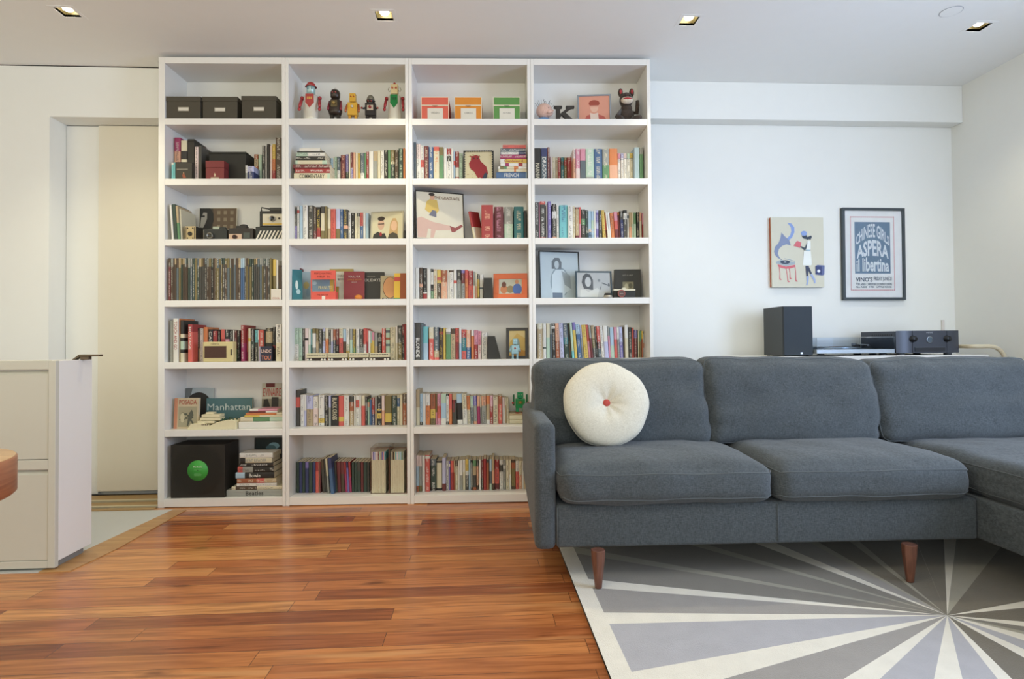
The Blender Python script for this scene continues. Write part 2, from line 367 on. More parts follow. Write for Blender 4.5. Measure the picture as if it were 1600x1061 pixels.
# downlights
for i, l in enumerate(LP):
    t = thing('recessed_downlight', ['square recessed ceiling downlight nearest the doorway recess, lamp lit', 'lit square downlight in ceiling above the toy robots shelf',
        'lit square downlight in ceiling above the right end of the bookcase', 'dimmer square ceiling downlight nearest the right wall'][i], 'ceiling light', T(l.x, l.y, ZC), 'square downlights in a row along the ceiling')
    hs = mat('5a5236', .4, .5, name='bronze_reflector')
    b = MB(); b.box(-HW-.004, -HW, -HW, HW, .0, .09, hs); b.box(HW, HW+.004, -HW, HW, .0, .09, hs); b.box(-HW, HW, -HW-.004, -HW, .0, .09, hs); b.box(-HW, HW, HW, HW+.004, .0, .09, hs)
    b.box(-HW, HW, -HW, HW, .09, .095, hs); obj('housing', b, t)
    b = MB(); w2 = HW+.02; b.box(-w2, w2, -w2, -HW-.001, -.0012, 0, CEILP); b.box(-w2, w2, HW+.001, w2, -.0012, 0, CEILP); b.box(-w2, -HW-.001, -HW, HW, -.0012, 0, CEILP); b.box(HW+.001, w2, -HW, HW, -.0012, 0, CEILP); obj('trim_ring', b, t)
    b = MB(); b.lathe([(.001, .012), (.021, .012), (.025, .018), (.018, .085)], emit('fff4dc', 22 if i < 3 else 9), 20, cap=False); obj('lamp', b, t)
    L = bpy.data.lights.new('downlight_beam', 'SPOT'); L.energy = 34 if i < 3 else 20; L.color = (1, .93, .68); L.spot_size = 1.9; L.spot_blend = .9; L.shadow_soft_size = .03
    o = bpy.data.objects.new('downlight_beam', L); COL.objects.link(o); o.location = (l.x, l.y, ZC-.004)
c = onZ(1486, 18, ZC)
b = MB(); b.lathe([(.001, 0), (.05, 0), (.05, -.0022), (.001, -.0022)], CEILP, 40, smooth=False); b.lathe([(.053, .0003), (.053, -.0012), (.0505, -.0012)], mat('8d9096', .6), 40, cap=False)
tag(obj('ceiling_cover_plate', b, mw=T(c.x, c.y, ZC)), 'round flush white cover plate in ceiling behind rightmost downlight', 'cover plate')

# ------------------------------------------------------------------ bookcases (four units side by side)
UB = [(0, .6885), (.7284, 1.4226), (1.463, 2.1568), (2.1964, 2.8844)]
ZB = {1: 2.3033, 2: 1.9425, 3: 1.5823, 4: 1.22, 5: .8541, 6: .4535, 7: .0504}
ZTOP = 2.6697; SD = .2500; BT = .0375
outer = [-.0375, .7084, 1.4428, 2.1766, 2.9057]
order = ['leftmost white bookcase unit with dark storage boxes on top shelf', 'white bookcase unit holding tin toy robots on its top shelf',
         'white bookcase unit with coral, orange and green boxes on its top shelf', 'rightmost white bookcase unit partly behind the grey sofa']
for i in range(4):
    t = thing('bookcase', order[i], 'bookcase', SHM(outer[i], 0, 0), 'white bookcase units side by side')
    g = .0006; a, e = UB[i][0]-outer[i], UB[i][1]-outer[i]; wd = outer[i+1]-outer[i]
    for x0, x1 in ((g, a), (e, wd-g)):
        b = MB(); b.box(x0, x1, 0, SD+.02, 0, ZTOP, LAC); obj('side_panel', b, t, bevel=.0012)
    b = MB(); b.box(a, e, SD, SD+.012, 0, ZTOP, LAC); obj('back_panel', b, t)
    b = MB(); b.box(a+.0002, e-.0002, 0, SD, ZTOP-BT, ZTOP, LAC); obj('top_panel', b, t, bevel=.001)
    for r in range(1, 7):
        b = MB(); b.box(a+.0002, e-.0002, .0008, SD, ZB[r]-BT, ZB[r], LAC); obj('shelf', b, t, bevel=.001)
    b = MB(); b.box(a+.0002, e-.0002, .0008, SD, .004, ZB[7], LAC); obj('base_panel', b, t, bevel=.001)

# ------------------------------------------------------------------ kitchen island at the left
IW = mat('c9c6b9', .45, var=.01, name='shaded_cabinet_front')  # front coloured darker than the lacquered side to stand for its weaker light
n0 = onZ(85.5, 892, 0); ix, iy = n0.x, n0.y
f0 = onZ(147, 861, 0); idep = f0.y-iy
def iz(y, x=60): return onY(x, y, iy).z
def iX(x, y=700): return onY(x, y, iy).x
ztop = iz(564); il = ix-1.0
t = thing('kitchen_cabinet', 'white kitchen island with two stacked drawer fronts beside the landing', 'cabinet', T(ix, iy, 0))
b = MB(); b.box(il-ix, 0, .022, idep, .035, ztop, LAC); b.box(il-ix, -.02, .03, idep-.025, 0, .035, mat('8f8c85', .6)); obj('body', b, t, bevel=.002)
b = MB(); xs_ = iX(75)-ix
b.box(xs_, 0, 0, .022, .012, ztop, IW)
for y0, y1 in ((577.5, 563.5), (734, 719), (893, 876.5)): b.box(il-ix, xs_, 0, .022, max(.012, iz(y0)), iz(y1), IW)
obj('face_frame', b, t, bevel=.0015)
for k, (y0, y1) in enumerate(((718, 578), (876, 735))):
    b = MB(); za, zb_ = iz(y0)+.001, iz(y1)-.002
    b.box(il-ix, xs_-.002, .003, .021, za, zb_-.018, IW)
    b.add([(il-ix, .003, zb_-.018), (xs_-.002, .003, zb_-.018), (xs_-.002, .021, zb_-.002), (il-ix, .021, zb_-.002), (il-ix, .021, zb_-.018), (xs_-.002, .021, zb_-.018)],
          [(0, 1, 2, 3), (1, 5, 2), (0, 3, 4)], IW)
    obj('drawer_front', b, t)
# dark bracketed rail on the cabinet
rb = mat('5a4a36', .45, .2, name='dark_bronze')
P0 = onY(115, 563.5, iy+.12); zr = ztop
t = thing('faucet', 'dark brown angular spout fixture on the far corner of the white cabinet', 'faucet', T(ix-.05, iy+.17, ztop))
def fx(x, y): v = onY(x, y, iy+.17); return v.x-(ix-.05), v.z-ztop
b = MB(); a0, a1, a2, a3, a4, a5 = fx(115, 564), fx(126.5, 553.8), fx(158, 553.8), fx(158, 556.8), fx(141, 557), fx(127.5, 557.2)
b.prism([(a0[0], .0), a1, a2, a3, a5, (a0[0]+.012, 0)], -.014, .014, rb); obj('spout', b, t, bevel=.001)
b = MB(); b.prism([(fx(130, 0)[0], 0), (fx(129.5, 0)[0], a5[1]), (a4[0], a4[1]), (a4[0], 0)], -.011, .011, rb); obj('stem', b, t, bevel=.001)

# round wooden side table
zt_ = .668; c = onZ(-16, 727, zt_); Rr = .27
t = thing('round_side_table', 'round walnut drum side table with pale top at left edge', 'table', T(c.x-Rr-.004, c.y, 0))
vt = wood_mat('8e5236', 'b37650', (2, 2, 40), .35, 'walnut_veneer')
b = MB(); b.lathe([(Rr-.006, zt_-.098), (Rr, zt_-.092), (Rr, zt_-.004), (Rr-.003, zt_-.001)], vt, 72); obj('apron', b, t)
b = MB(); b.lathe([(.001, zt_-.001), (Rr-.003, zt_-.001), (Rr-.0045, zt_), (.001, zt_)], wood_mat('c79a66', 'd9b07c', (3, 30, 3), .35, 'pale_top'), 72); obj('tabletop', b, t)
b = MB(); b.lathe([(.16, 0), (.16, .02), (.05, .04), (.04, zt_-.1)], vt, 32); obj('pedestal', b, t)

# ------------------------------------------------------------------ rug
RZ0 = .012
e0, e1 = onZ(875, 857, RZ0), onZ(955, 1061, RZ0)
rx = (e0.x+e1.x)/2; rx1 = XR-.1; ry0, ry1 = .55, 3.25
i0 = onZ(902, 862, RZ0); bw = (onZ(902, 862, RZ0).x-rx+onZ(985, 1055, RZ0).x-rx)/2
ctr = onZ(1480, 961.5, RZ0)
def rc(x, y):
    v = onZ(850+x/2.1333, 840+y/2.1333, RZ0); return math.atan2(v.y-ctr.y, v.x-ctr.x)
def rugmat(h, name):
    m = mat(h, .98, bump=.9, bscale=260, var=.10, name=name); m.node_tree.nodes['Principled BSDF'].inputs['Sheen Weight'].default_value = .2; return m
CRM, LIL, GRY, DGR, TAU, LTA = rugmat('e4dccb', 'rug_cream'), rugmat('aca8a9', 'rug_lilac'), rugmat('99928a', 'rug_grey'), rugmat('7d766a', 'rug_dark_grey'), rugmat('6f6656', 'rug_taupe'), rugmat('a19a88', 'rug_light_taupe')
segs = [((600, 471), CRM), ((290, 448), LIL), ((215, 288), CRM), ((195, 250), GRY), ((180, 168), CRM), ((150, 138), DGR), ((500, 118), LTA), ((480, 100), DGR), ((800, 110), LTA), ((790, 96), DGR),
        ((1000, 130), CRM), ((990, 110), GRY), ((1100, 130), LTA), ((1085, 112), TAU), ((1200, 150), LTA), ((1188, 128), TAU), ((1290, 130), LTA), ((1262, 88), TAU), ((1335, 60), CRM), ((1368, 60), LTA), ((1500, 60), TAU),
        ((1600, 212), CRM), ((1600, 234), TAU), ((1600, 280), CRM), ((1600, 296), DGR), ((1600, 312), LTA), ((1600, 322), CRM), ((1600, 343), LIL), ((1600, 372), CRM), ((1600, 400), TAU), ((1560, 471), CRM), ((1512, 471), LIL),
        ((1395, 471), CRM), ((1300, 471), LIL), ((1120, 471), CRM), ((1000, 471), GRY)]
ax0, ax1, ay0, ay1 = rx+bw, rx1-bw, ry0+bw, ry1-bw
def edge(a):
    dx, dy = math.cos(a), math.sin(a); ts = []
    if dx > 1e-9: ts.append((ax1-ctr.x)/dx)
    if dx < -1e-9: ts.append((ax0-ctr.x)/dx)
    if dy > 1e-9: ts.append((ay1-ctr.y)/dy)
    if dy < -1e-9: ts.append((ay0-ctr.y)/dy)
    k = min(ts); return (ctr.x+dx*k, ctr.y+dy*k, RZ0)
angs = [rc(*s[0]) for s in segs]
for k in range(1, len(angs)):
    while angs[k] > angs[k-1]+.3: angs[k] -= 2*math.pi
    angs[k] = min(angs[k], angs[k-1]-.002)
b = MB(); cor = [(ax0, ay0), (ax0, ay1), (ax1, ay1), (ax1, ay0)]
for k in range(len(segs)):
    a0 = angs[k]; a1 = angs[k+1] if k+1 < len(segs) else angs[0]-2*math.pi
    pts = [(ctr.x, ctr.y, RZ0)]; st = max(1, int((a0-a1)/.02)); lst = [a0-(a0-a1)*j/st for j in range(st+1)]
    for cx_, cy_ in cor:
        ca = math.atan2(cy_-ctr.y, cx_-ctr.x)
        for kk in (-2, -1, 0, 1):
            if a1 < ca+kk*2*math.pi < a0: lst.append(ca+kk*2*math.pi)
    lst.sort(reverse=True); ring = [edge(a) for a in lst]
    b.add([pts[0]]+ring, [[0, j, j+1] for j in range(1, len(ring))], segs[k][1])
b.box(rx, rx1, ry0, ry1, .0005, RZ0-.0008, CRM)
for x0, x1, y0, y1 in ((rx, ax0, ry0, ry1), (ax1, rx1, ry0, ry1), (ax0, ax1, ry0, ay0), (ax0, ax1, ay1, ry1)): b.box(x0, x1, y0, y1, .001, RZ0+.0005, CRM)
rug = obj('rug', b); tag(rug, 'large rug with cream sunburst rays on grey and taupe, under the sofa', 'rug')

# ------------------------------------------------------------------ sofa
FAB = fabric_mat('373b3d', '575c5e', 'grey_linen')
PIPE = mat('5d6162', .95, name='seam_piping')
SZ0 = .155
s0 = onZ(836.5, 858, SZ0); SA = -.02
SOF = T(s0.x, s0.y, 0) @ RZ(SA)
sofa = thing('sectional_sofa', 'charcoal grey linen sectional sofa with chaise on the right and wooden legs', 'sofa', SOF)
SI = SOF.inverted()
def so(px, py, y):
    """pixel -> sofa-local x, z on the plane y"""
    o = SI @ CAM; r = SI.to_3x3() @ ray(px, py); v = o+r*((y-o.y)/r.y); return v.x, v.z
def cushmap(w, d, h, r, crown, seed, wr=.006, lean=0.0, sag=0.0, e=3.2):
    def f(a, b, c):
        # rounded-box point for cube surface coordinates in [-1,1]
        hx, hy, hz = w/2-r, d/2-r, h/2-r
        p = Vector((a*w/2, b*d/2, c*h/2)); q = Vector((max(-hx, min(hx, p.x)), max(-hy, min(hy, p.y)), max(-hz, min(hz, p.z))))
        dlt = p-q
        if dlt.length > 1e-9: p = q+dlt.normalized()*r
        ba, bb, bc = 1-abs(a)**e, 1-abs(b)**e, 1-abs(c)**e
        p.z += crown[2]*ba*bb*(1 if c > 0 else -1)*abs(c); p.y += crown[1]*ba*bc*(1 if b > 0 else -1)*abs(b); p.x += crown[0]*bb*bc*(1 if a > 0 else -1)*abs(a)
        n = Vector((a, b, c)).normalized()
        s1 = mnoise.noise(Vector((p.x*5+seed, p.y*5, p.z*9)))
        s2 = mnoise.noise(Vector((p.x*9+seed*3, p.y*14+p.x*6, p.z*16)))
        s3 = mnoise.noise(Vector(((p.x+p.z*.8)*4+seed*2, p.y*4, (p.z-p.x*.5)*26+seed)))
        edge_ = max(abs(a), .0)**2
        p += n*(wr*1.7*s1+wr*.8*s2+wr*.75*s3*(.35+edge_))
        p.z -= sag*(1-a*a)*(1 if c > 0 else 0)*0
        p.y += lean*(p.z)
        return p
    return f
def cushion(name, parent, loc, w, d, h, r, crown, seed, nx=30, ny=16, nz=14, lean=0.0, piping=(.62, -.72), axis='z', wr=.006, m=None, label=None, rot=(0, 0, 0)):
    f = cushmap(w, d, h, r, crown, seed, wr, lean); vid = {}; mb = MB(); vs = []; fs = []
    def V(i, j, k):
        if (i, j, k) not in vid: vid[(i, j, k)] = len(vs); vs.append(f(2*i/nx-1, 2*j/ny-1, 2*k/nz-1))
        return vid[(i, j, k)]
    for k in (0, nz):
        for i in range(nx):
            for j in range(ny): fs.append([V(i, j, k), V(i+1, j, k), V(i+1, j+1, k), V(i, j+1, k)])
    for j in (0, ny):
        for i in range(nx):
            for k in range(nz): fs.append([V(i, j, k), V(i+1, j, k), V(i+1, j, k+1), V(i, j, k+1)])
    for i in (0, nx):
        for j in range(ny):
            for k in range(nz): fs.append([V(i, j, k), V(i, j+1, k), V(i, j+1, k+1), V(i, j, k+1)])
    mb.add(vs, fs, m or FAB, True); o = obj(name, mb, parent, loc, rot, label=label)
    sb = o.modifiers.new('smooth', 'SUBSURF'); sb.levels = 1; sb.render_levels = 1
    for c in piping:
        loop = []
        n1, n2 = 26, 18
        if axis == 'z':
            seq = [(-1+2*i/n1, -1) for i in range(n1)]+[(1, -1+2*i/n2) for i in range(n2)]+[(1-2*i/n1, 1) for i in range(n1)]+[(-1, 1-2*i/n2) for i in range(n2)]
            for a_, b_ in seq: loop.append(f(a_, b_, c)+Vector((a_*.0004, b_*.0004, 0)))
        else:
            seq = [(-1+2*i/n1, -1) for i in range(n1)]+[(1, -1+2*i/n2) for i in range(n2)]+[(1-2*i/n1, 1) for i in range(n1)]+[(-1, 1-2*i/n2) for i in range(n2)]
            for a_, c_ in seq: loop.append(f(a_, c, c_)+Vector((a_*.0004, 0, c_*.0004)))
        P = MB(); P.tube(loop, .0022, PIPE, 6, closed=True); obj('piping', P, o)
    return o
# arm with a back-slanting lower edge
AT = .640; DP = .86
def soft_profile(name, parent, pts, x0, x1, r=.022, m=FAB, sub=3):
    mb = MB(); n = len(pts)
    vs = [(x0, p[0], p[1]) for p in pts]+[(x1, p[0], p[1]) for p in pts]
    mb.add(vs, [list(range(n)), list(range(2*n-1, n-1, -1))]+[[i, (i+1) % n, (i+1) % n+n, i+n] for i in range(n)], m)
    o = obj(name, mb, parent, bevel=r, seg=4)
    for p_ in o.data.polygons: p_.use_smooth = True
    return o
aw = .082
soft_profile('arm', sofa, [(0, SZ0-.005), (.04, SZ0-.012), (.52, SZ0+.05), (DP, SZ0+.1), (DP, AT-.005), (-.012, AT)], 0, aw, .026)
xb1 = so(1530, 845, 0)[0]
soft_profile('base', sofa, [(.004, SZ0), (DP, SZ0), (DP, .318), (.004, .318)], aw+.001, xb1, .012)
b = MB(); xm = so(1216, 820, .0)[0]; b.tube([(xm, .0015, SZ0+.012), (xm+.001, .001, .24), (xm, .0015, .312)], .0016, PIPE, 6); obj('piping', b, sofa)
b = MB(); b.tube([(aw+.004, .0015, SZ0+.012), (aw+.004, .0015, .312)], .0016, PIPE, 6); obj('piping', b, sofa)
CW = .86
soft_profile('chaise_base', sofa, [(-.82, SZ0), (DP, SZ0), (DP, .318), (-.82, .318)], xb1+.004, xb1+CW, .012)
soft_profile('back_frame', sofa, [(.70, .3), (DP-.005, .3), (DP-.005, .79), (.76, .79)], aw+.002, xb1+CW-.002, .02)
soft_profile('arm', sofa, [(0, SZ0-.005), (.52, SZ0), (DP, SZ0+.1), (DP, AT), (-.005, AT)], xb1+CW+.001, xb1+CW+aw, .02)
c1 = so(1214.5, 770, -.03)[0]; c2 = so(1529, 770, -.03)[0]
sd0, sd1, sh_ = -.035, .60, .158
for nm, xa, xb_, sd in (('seat_cushion', aw+.004, c1, 1.3), ('seat_cushion', c1+.002, c2-.004, 7.7)):
    cushion(nm, sofa, ((xa+xb_)/2, (sd0+sd1)/2, .318+sh_/2), xb_-xa, sd1-sd0, sh_, .06, (.0, .012, .024), sd, wr=.006)
cushion('chaise_cushion', sofa, (xb1+.003+CW/2, (-.84+sd1)/2, .316+sh_/2), CW-.008, sd1+.84, sh_, .055, (.0, .01, .022), 4.1, nx=30, ny=40, nz=12)
zb0 = .455; bh = .402
bc = [so(837, 640, .46)[0], so(1107, 640, .46)[0], so(1372, 640, .46)[0]]
bc.append(bc[2]+.80)
for k in range(3):
    hh = bh+(.0, .0, -.010)[k]
    cushion('back_cushion', sofa, ((bc[k]+bc[k+1])/2, .545, zb0+hh/2+.01), bc[k+1]-bc[k]+.012, .19, hh, .055, (.004, .03, .006), 2.2+k*5.1, nx=34, ny=10, nz=22, lean=.24, piping=(-.72,), axis='y', wr=.008,
            rot=(0, (0, .012, -.006)[k], (.01, -.01, .006)[k]))
# tapered walnut legs
LEG = wood_mat('5e3a2c', '7e5240', (40, 40, 4), .4, 'walnut_leg')
for px, py, fr in ((935, 919, 1), (1422, 909.5, 1)):
    v = SI @ onZ(px, py, RZ0)
    b = MB(); n = 8
    b.lathe([(.012, RZ0+.0005), (.014, RZ0+.003), (.026, SZ0-.035), (.028, SZ0+.004)], LEG, 8, M=T(v.x, v.y, 0) @ RZ(.39), smooth=False); obj('leg', b, sofa, bevel=.002)
for x, y in ((.14, .72), (1.3, .72), (xb1+.1, -.7), (xb1+CW-.08, -.7), (xb1+CW-.08, .72)):
    b = MB(); b.lathe([(.012, RZ0+.0005), (.014, RZ0+.003), (.026, SZ0-.035), (.028, SZ0+.004)], LEG, 8, M=T(x, y, 0), smooth=False); obj('leg', b, sofa, bevel=.002)

# round button pillow
pc = onY(946.5, 636, (SOF @ Vector((0, .342, 0))).y)
CANV = fabric_mat('c9c1ad', 'e6dfcd', 'cream_canvas', 900)
b = MB(); n, k = 72, 16; vs = []; fs = []; Rp = .190
for s_ in (-1, 1):
    off = len(vs); 
    for j in range(k+1):
        t_ = j/k
        for i in range(n):
            a = 2*math.pi*i/n; irr = 1+.012*math.sin(3*a+1)+.010*math.sin(5*a)+.006*math.sin(9*a+2)
            rr = Rp*math.sin(t_*math.pi/2)**.9*irr
            yy = .062*(math.cos(t_*math.pi/2)**.55)*(1-.0*t_)
            dm = math.exp(-(rr/.055)**2)*.034+math.exp(-(rr/.02)**2)*.010
            pl = .0022*math.sin(7*a+2*math.sin(a))*math.exp(-((rr-.05)/.035)**2)+.002*math.sin(31*a)*(t_**6)
            vs.append((rr*math.cos(a), s_*(yy-dm+pl), rr*math.sin(a)))
    for j in range(k):
        for i in range(n): fs.append((off+j*n+i, off+j*n+(i+1) % n, off+(j+1)*n+(i+1) % n, off+(j+1)*n+i))
    # hub
for j in (0,): pass
b.add(vs, fs, CANV, True)
pm = T(pc.x, pc.y, .490+Rp*.965) @ RZ(-.05) @ RX(-.30)
pil = obj('pillow_body', b); 
t = thing('round_pillow', 'round cream button-tufted pillow leaning on the left end of the sofa', 'pillow', pm)
pil.parent = t
for s_ in (-1, 1):
    b = MB(); b.ball((0, s_*.026, 0), (.0165, .008, .0165), fabric_mat('a83c34', 'c4564c', 'red_button_cloth'), 18); obj('button', b, t, label='red cloth covered button')
b = MB(); b.tube([(Rp*(1+.012*math.sin(3*a+1)+.010*math.sin(5*a)+.006*math.sin(9*a+2))*math.cos(a), 0, Rp*(1+.012*math.sin(3*a+1)+.010*math.sin(5*a)+.006*math.sin(9*a+2))*math.sin(a)) for a in [2*math.pi*i/72 for i in range(72)]], .0022, CANV, 6, closed=True); obj('seam', b, t)

# ------------------------------------------------------------------ console with audio gear
CY0, CY1 = 3.46, 3.85
czt = .95-.0995*1.0
cz = onY(1249, 556.6, 3.52).z; cxr = onY(1545, 556, CY0).x; cxl = onY(1172, 557, CY0).x
t = thing('console_table', 'long white console table behind the sofa carrying the audio gear', 'console table', T(cxl, CY0, 0))
b = MB(); b.box(0, cxr-cxl, 0, CY1-CY0, cz-.028, cz, LAC); obj('tabletop', b, t, bevel=.0015)
b = MB(); b.box(.03, cxr-cxl-.03, .03, CY1-CY0-.02, cz-.22, cz-.0285, LAC); obj('apron', b, t)
for x in (.03, cxr-cxl-.075):
    for y in (.03, CY1-CY0-.065):
        b = MB(); b.box(x, x+.045, y, y+.045, 0, cz-.221, LAC); obj('leg', b, t, bevel=.002)
BLK = mat('2c3136', .45, var=.05, name='black_vinyl'); BLK2 = mat('343c44', .8, bump=.4, bscale=900, name='speaker_cloth'); DK = mat('1c1e20', .4)
# bookshelf loudspeaker
sy = 3.52; a0 = onY(1225, 540, sy).x; a1 = onY(1270.5, 540, sy).x; hz_ = onY(1247, 478, sy).z-cz
t = thing('bookshelf_speaker', 'tall black loudspeaker at the left end of the white console', 'speaker', T((a0+a1)/2, sy, cz)); w_ = a1-a0
b = MB(); b.box(-w_/2, w_/2, .014, .255, .004, hz_, mat('3a3d3e', .5, name='dark_vinyl')); obj('cabinet', b, t, bevel=.002)
b = MB(); b.box(-w_/2+.001, w_/2-.001, 0, .0135, .005, hz_-.001, BLK2); obj('grille', b, t, bevel=.004)
b = MB(); b.box(.012, .026, -.0012, 0, .013, .024, mat('c8cdd2', .3, .5)); obj('badge', b, t, label='small silver badge')
for x in (-w_/2+.02, w_/2-.02):
    for y in (.03, .235): b = MB(); b.lathe([(.008, 0), (.008, .005)], DK, 12, M=T(x, y, 0)); obj('foot', b, t)
# turntable
ty = 3.50; a0 = onY(1276, 545, ty).x; a1 = onY(1398.5, 545, ty).x; w_ = a1-a0
t = thing('turntable', 'silver turntable under a clear dust cover between speaker and receiver', 'turntable', T(a0, ty, cz))
SIL = mat('a9b2ba', .35, .4, name='silver_plinth')
b = MB(); b.box(0, w_, 0, .33, .014, .040, SIL); obj('plinth', b, t, bevel=.003)
b = MB(); b.lathe([(.150, .0405), (.150, .052), (.147, .054)], mat('9aa2a8', .3, .8), 48, M=T(w_*.42, .165, 0)); obj('platter', b, t)
b = MB(); b.lathe([(.1465, .0545), (.1465, .0565)], mat('17181a', .25), 48, M=T(w_*.42, .165, 0)); b.lathe([(.047, .0566), (.047, .0568)], mat('b06a4a', .5), 32, M=T(w_*.42, .165, 0)); obj('record', b, t)
b = MB(); b.lathe([(.022, .041), (.022, .062), (.012, .07)], DK, 20, M=T(w_*.87, .27, 0)); b.tube([(w_*.87, .29, .066), (w_*.87, .25, .068), (w_*.83, .12, .066), (w_*.77, .09, .062)], .0035, mat('c2c6ca', .2, .9), 8); b.box(w_*.75-.006, w_*.75+.014, .07, .1, .057, .066, DK); b.lathe([(.016, .055), (.016, .078)], mat('8d9298', .3, .8), 16, M=T(w_*.87, .30, 0)); obj('tonearm', b, t)
GL = glass_mat('clear_acrylic', (.84, .89, .95, 1))
zc0 = .041; zc1 = onY(1330, 527.5, ty).z-cz
b = MB(); b.box(.001, w_-.001, .001, .004, zc0, zc1, GL); b.box(.001, .004, .0045, .329, zc0, zc1, GL); b.box(w_-.004, w_-.001, .0045, .329, zc0, zc1, GL); b.box(.001, w_-.001, .001, .329, zc1+.0003, zc1+.0033, GL); b.box(.0045, w_-.0045, .326, .329, zc0, zc1, GL); obj('dust_cover', b, t, label='clear acrylic dust cover')
for x in (.05, w_-.05):
    for y in (.04, .29): b = MB(); b.lathe([(.022, 0), (.024, .006), (.018, .014)], DK, 20, M=T(x, y, 0)); obj('foot', b, t)
# AV receiver
ry = 3.47; a0 = onY(1404, 540, ry).x; a1 = onY(1502.5, 540, ry).x; w_ = a1-a0; h0, h1 = .014, onY(1450, 516.5, ry).z-cz
t = thing('stereo_receiver', 'black audio receiver with two knobs and a porthole display at right on console', 'receiver', T((a0+a1)/2, ry, cz))
RB = mat('474b55', .35, .3, name='receiver_black')
b = MB(); b.box(-w_/2+.004, w_/2-.004, .022, .36, h0, h1-.002, RB)
for k in range(10): b.box(-w_/2+.003, -w_/2+.0045, .06+k*.02, .07+k*.02, h1-.03, h1-.02, DK)
for k in range(16): b.box(-w_/2+.04, w_/2-.04, .06+k*.017, .066+k*.017, h1-.0025, h1-.0012, DK)
obj('chassis', b, t, bevel=.002)
mx_ = w_*.27
b = MB(); b.box(-mx_, mx_, .003, .022, h0, h1, RB)
for s_ in (-1, 1):
    pts = []
    for k in range(9): q = k/8; pts.append((s_*(mx_+.003+q*(w_/2-mx_-.003)), .004+.018*q*q))
    vs = [(x, y, z) for z in (h0, h1) for x, y in pts]; n = len(pts)
    b.add(vs, [[i, i+1, i+1+n, i+n] for i in range(n-1)], RB, True)
    b.add([(pts[0][0], .004, z) for z in (h0, h1)]+[(pts[0][0], .023, z) for z in (h0, h1)], [[0, 1, 3, 2]], RB)
    b.add([(x, y, h1) for x, y in pts]+[(pts[-1][0], .023, h1), (pts[0][0], .023, h1)], [list(range(n+2))], RB)
obj('faceplate', b, t)
hc = (h0+h1)/2
b = MB(); b.lathe([(.021, 0), (.021, .003), (.017, .003)], mat('9aa3ad', .3, .9), 32, M=T(0, .003, hc+.012) @ RX(math.pi/2), cap=False); b.lathe([(.001, .0015), (.0175, .0015)], mat('55636f', .15), 32, M=T(0, .003, hc+.012) @ RX(math.pi/2), cap=False); obj('display', b, t)
for s_ in (-1, 1):
    b = MB(); b.lathe([(.021, 0), (.021, .004), (.018, .006), (.017, .022), (.001, .023)], mat('22252a', .3, .4), 32, M=T(s_*mx_, .005, hc+.018) @ RX(math.pi/2), cap=False); obj('knob', b, t)
b = MB(); b.box(-mx_+.012, mx_-.012, .0005, .003, h0+.034, h0+.037, mat('6e7480', .3, .6)); b.box(-mx_+.012, mx_-.012, .001, .003, h0+.008, h0+.033, mat('2a2d34', .3)); obj('front_flap', b, t)
lettering(t, 'marantz', 'c9ced6', 0, .0022, h1-.012, w=.042)
for s_ in (-1, 1):
    for y in (.05, .31): b = MB(); b.lathe([(.022, 0), (.022, .0145)], mat('5d5f63', .4), 20, M=T(s_*(w_/2-.05), y, 0)); obj('foot', b, t)
# bent cream tube rail by the wall, right of the console
yy = 3.43; pz = onY(1530, 541.3, yy).z; xe = onY(1571, 560, yy).x; xs0 = onY(1520, 541, yy).x
b = MB(); pts = [(xs0, YW-.001, pz), (xs0, yy+.30, pz)]; pts = [(xs0, YW-.002, pz), (xs0, yy+.335, pz)]
pts = [(xs0, YW-.002, pz), (xs0, yy+.03, pz)]+[(xs0+.03-.03*math.cos(a), yy+.03-.03*math.sin(a), pz) for a in (.5, 1.0, 1.5)]+[(xe-.1+.1*math.sin(a), yy, pz-.1+.1*math.cos(a)) for a in (0, .26, .52, .78, 1.05, 1.31, 1.57)]+[(xe, yy, 0)]
b.tube(pts, .0125, mat('d6c8aa', .4, name='cream_enamel'), 12)
tag(obj('tubular_rail', b), 'bent cream tubular metal rail against the wall right of the console', 'rail')
# small white cable cover on the wall
v = onY(1472, 500, YW); b = MB(); b.box(v.x-.009, v.x+.009, YW-.012, YW-.001, cz+.03, v.z, mat('ded6cf', .6)); tag(obj('cable_cover', b, bevel=.002), 'narrow off-white cable cover on the wall behind the receiver', 'cable cover')

# ------------------------------------------------------------------ books
PAL = dict(k='2a2622', K='47443c', w='dedace', c='d6cba8', n='b99f76', r='a83230', R='d9594c', m='74302f', p='d8899a', P='a8305c', o='d97a3e', y='dcb84c', g='5f8f5e', G='34463a',
           e='b3cbb0', b='44648e', B='363c68', l='a4c0d0', t='2c7478', T='6cbcc0', v='7668aa', u='b8b8d6', s='98988e', S='5a666a', d='54402e', O='a85a34', h='e0a27e', a='7c6c3c', q='e2cac2')
NAM = dict(k='black', K='charcoal', w='white', c='cream', n='tan', r='red', R='coral red', m='maroon', p='pink', P='magenta', o='orange', y='yellow', g='green', G='dark green',
           e='pale green', b='blue', B='navy', l='pale blue', t='teal', T='turquoise', v='purple', u='lavender', s='grey', S='slate grey', d='brown', O='rust', h='peach', a='olive', q='blush')
def soft(h):
    c = [int(h[i:i+2], 16) for i in (0, 2, 4)]; g = sum(c)/3
    return '%02x%02x%02x' % tuple(int(max(0, min(255, g+(x-g)*.86+3))) for x in c)
PAL = {k: soft(v) for k, v in PAL.items()}
LINP = {k: lin(v) for k, v in PAL.items()}
OX = [255, 450, 640, 830]; OY = {1: 120, 2: 205, 3: 298, 4: 392, 5: 490, 6: 590, 7: 680}
SC8 = 8.42105
RN = random.Random(5)
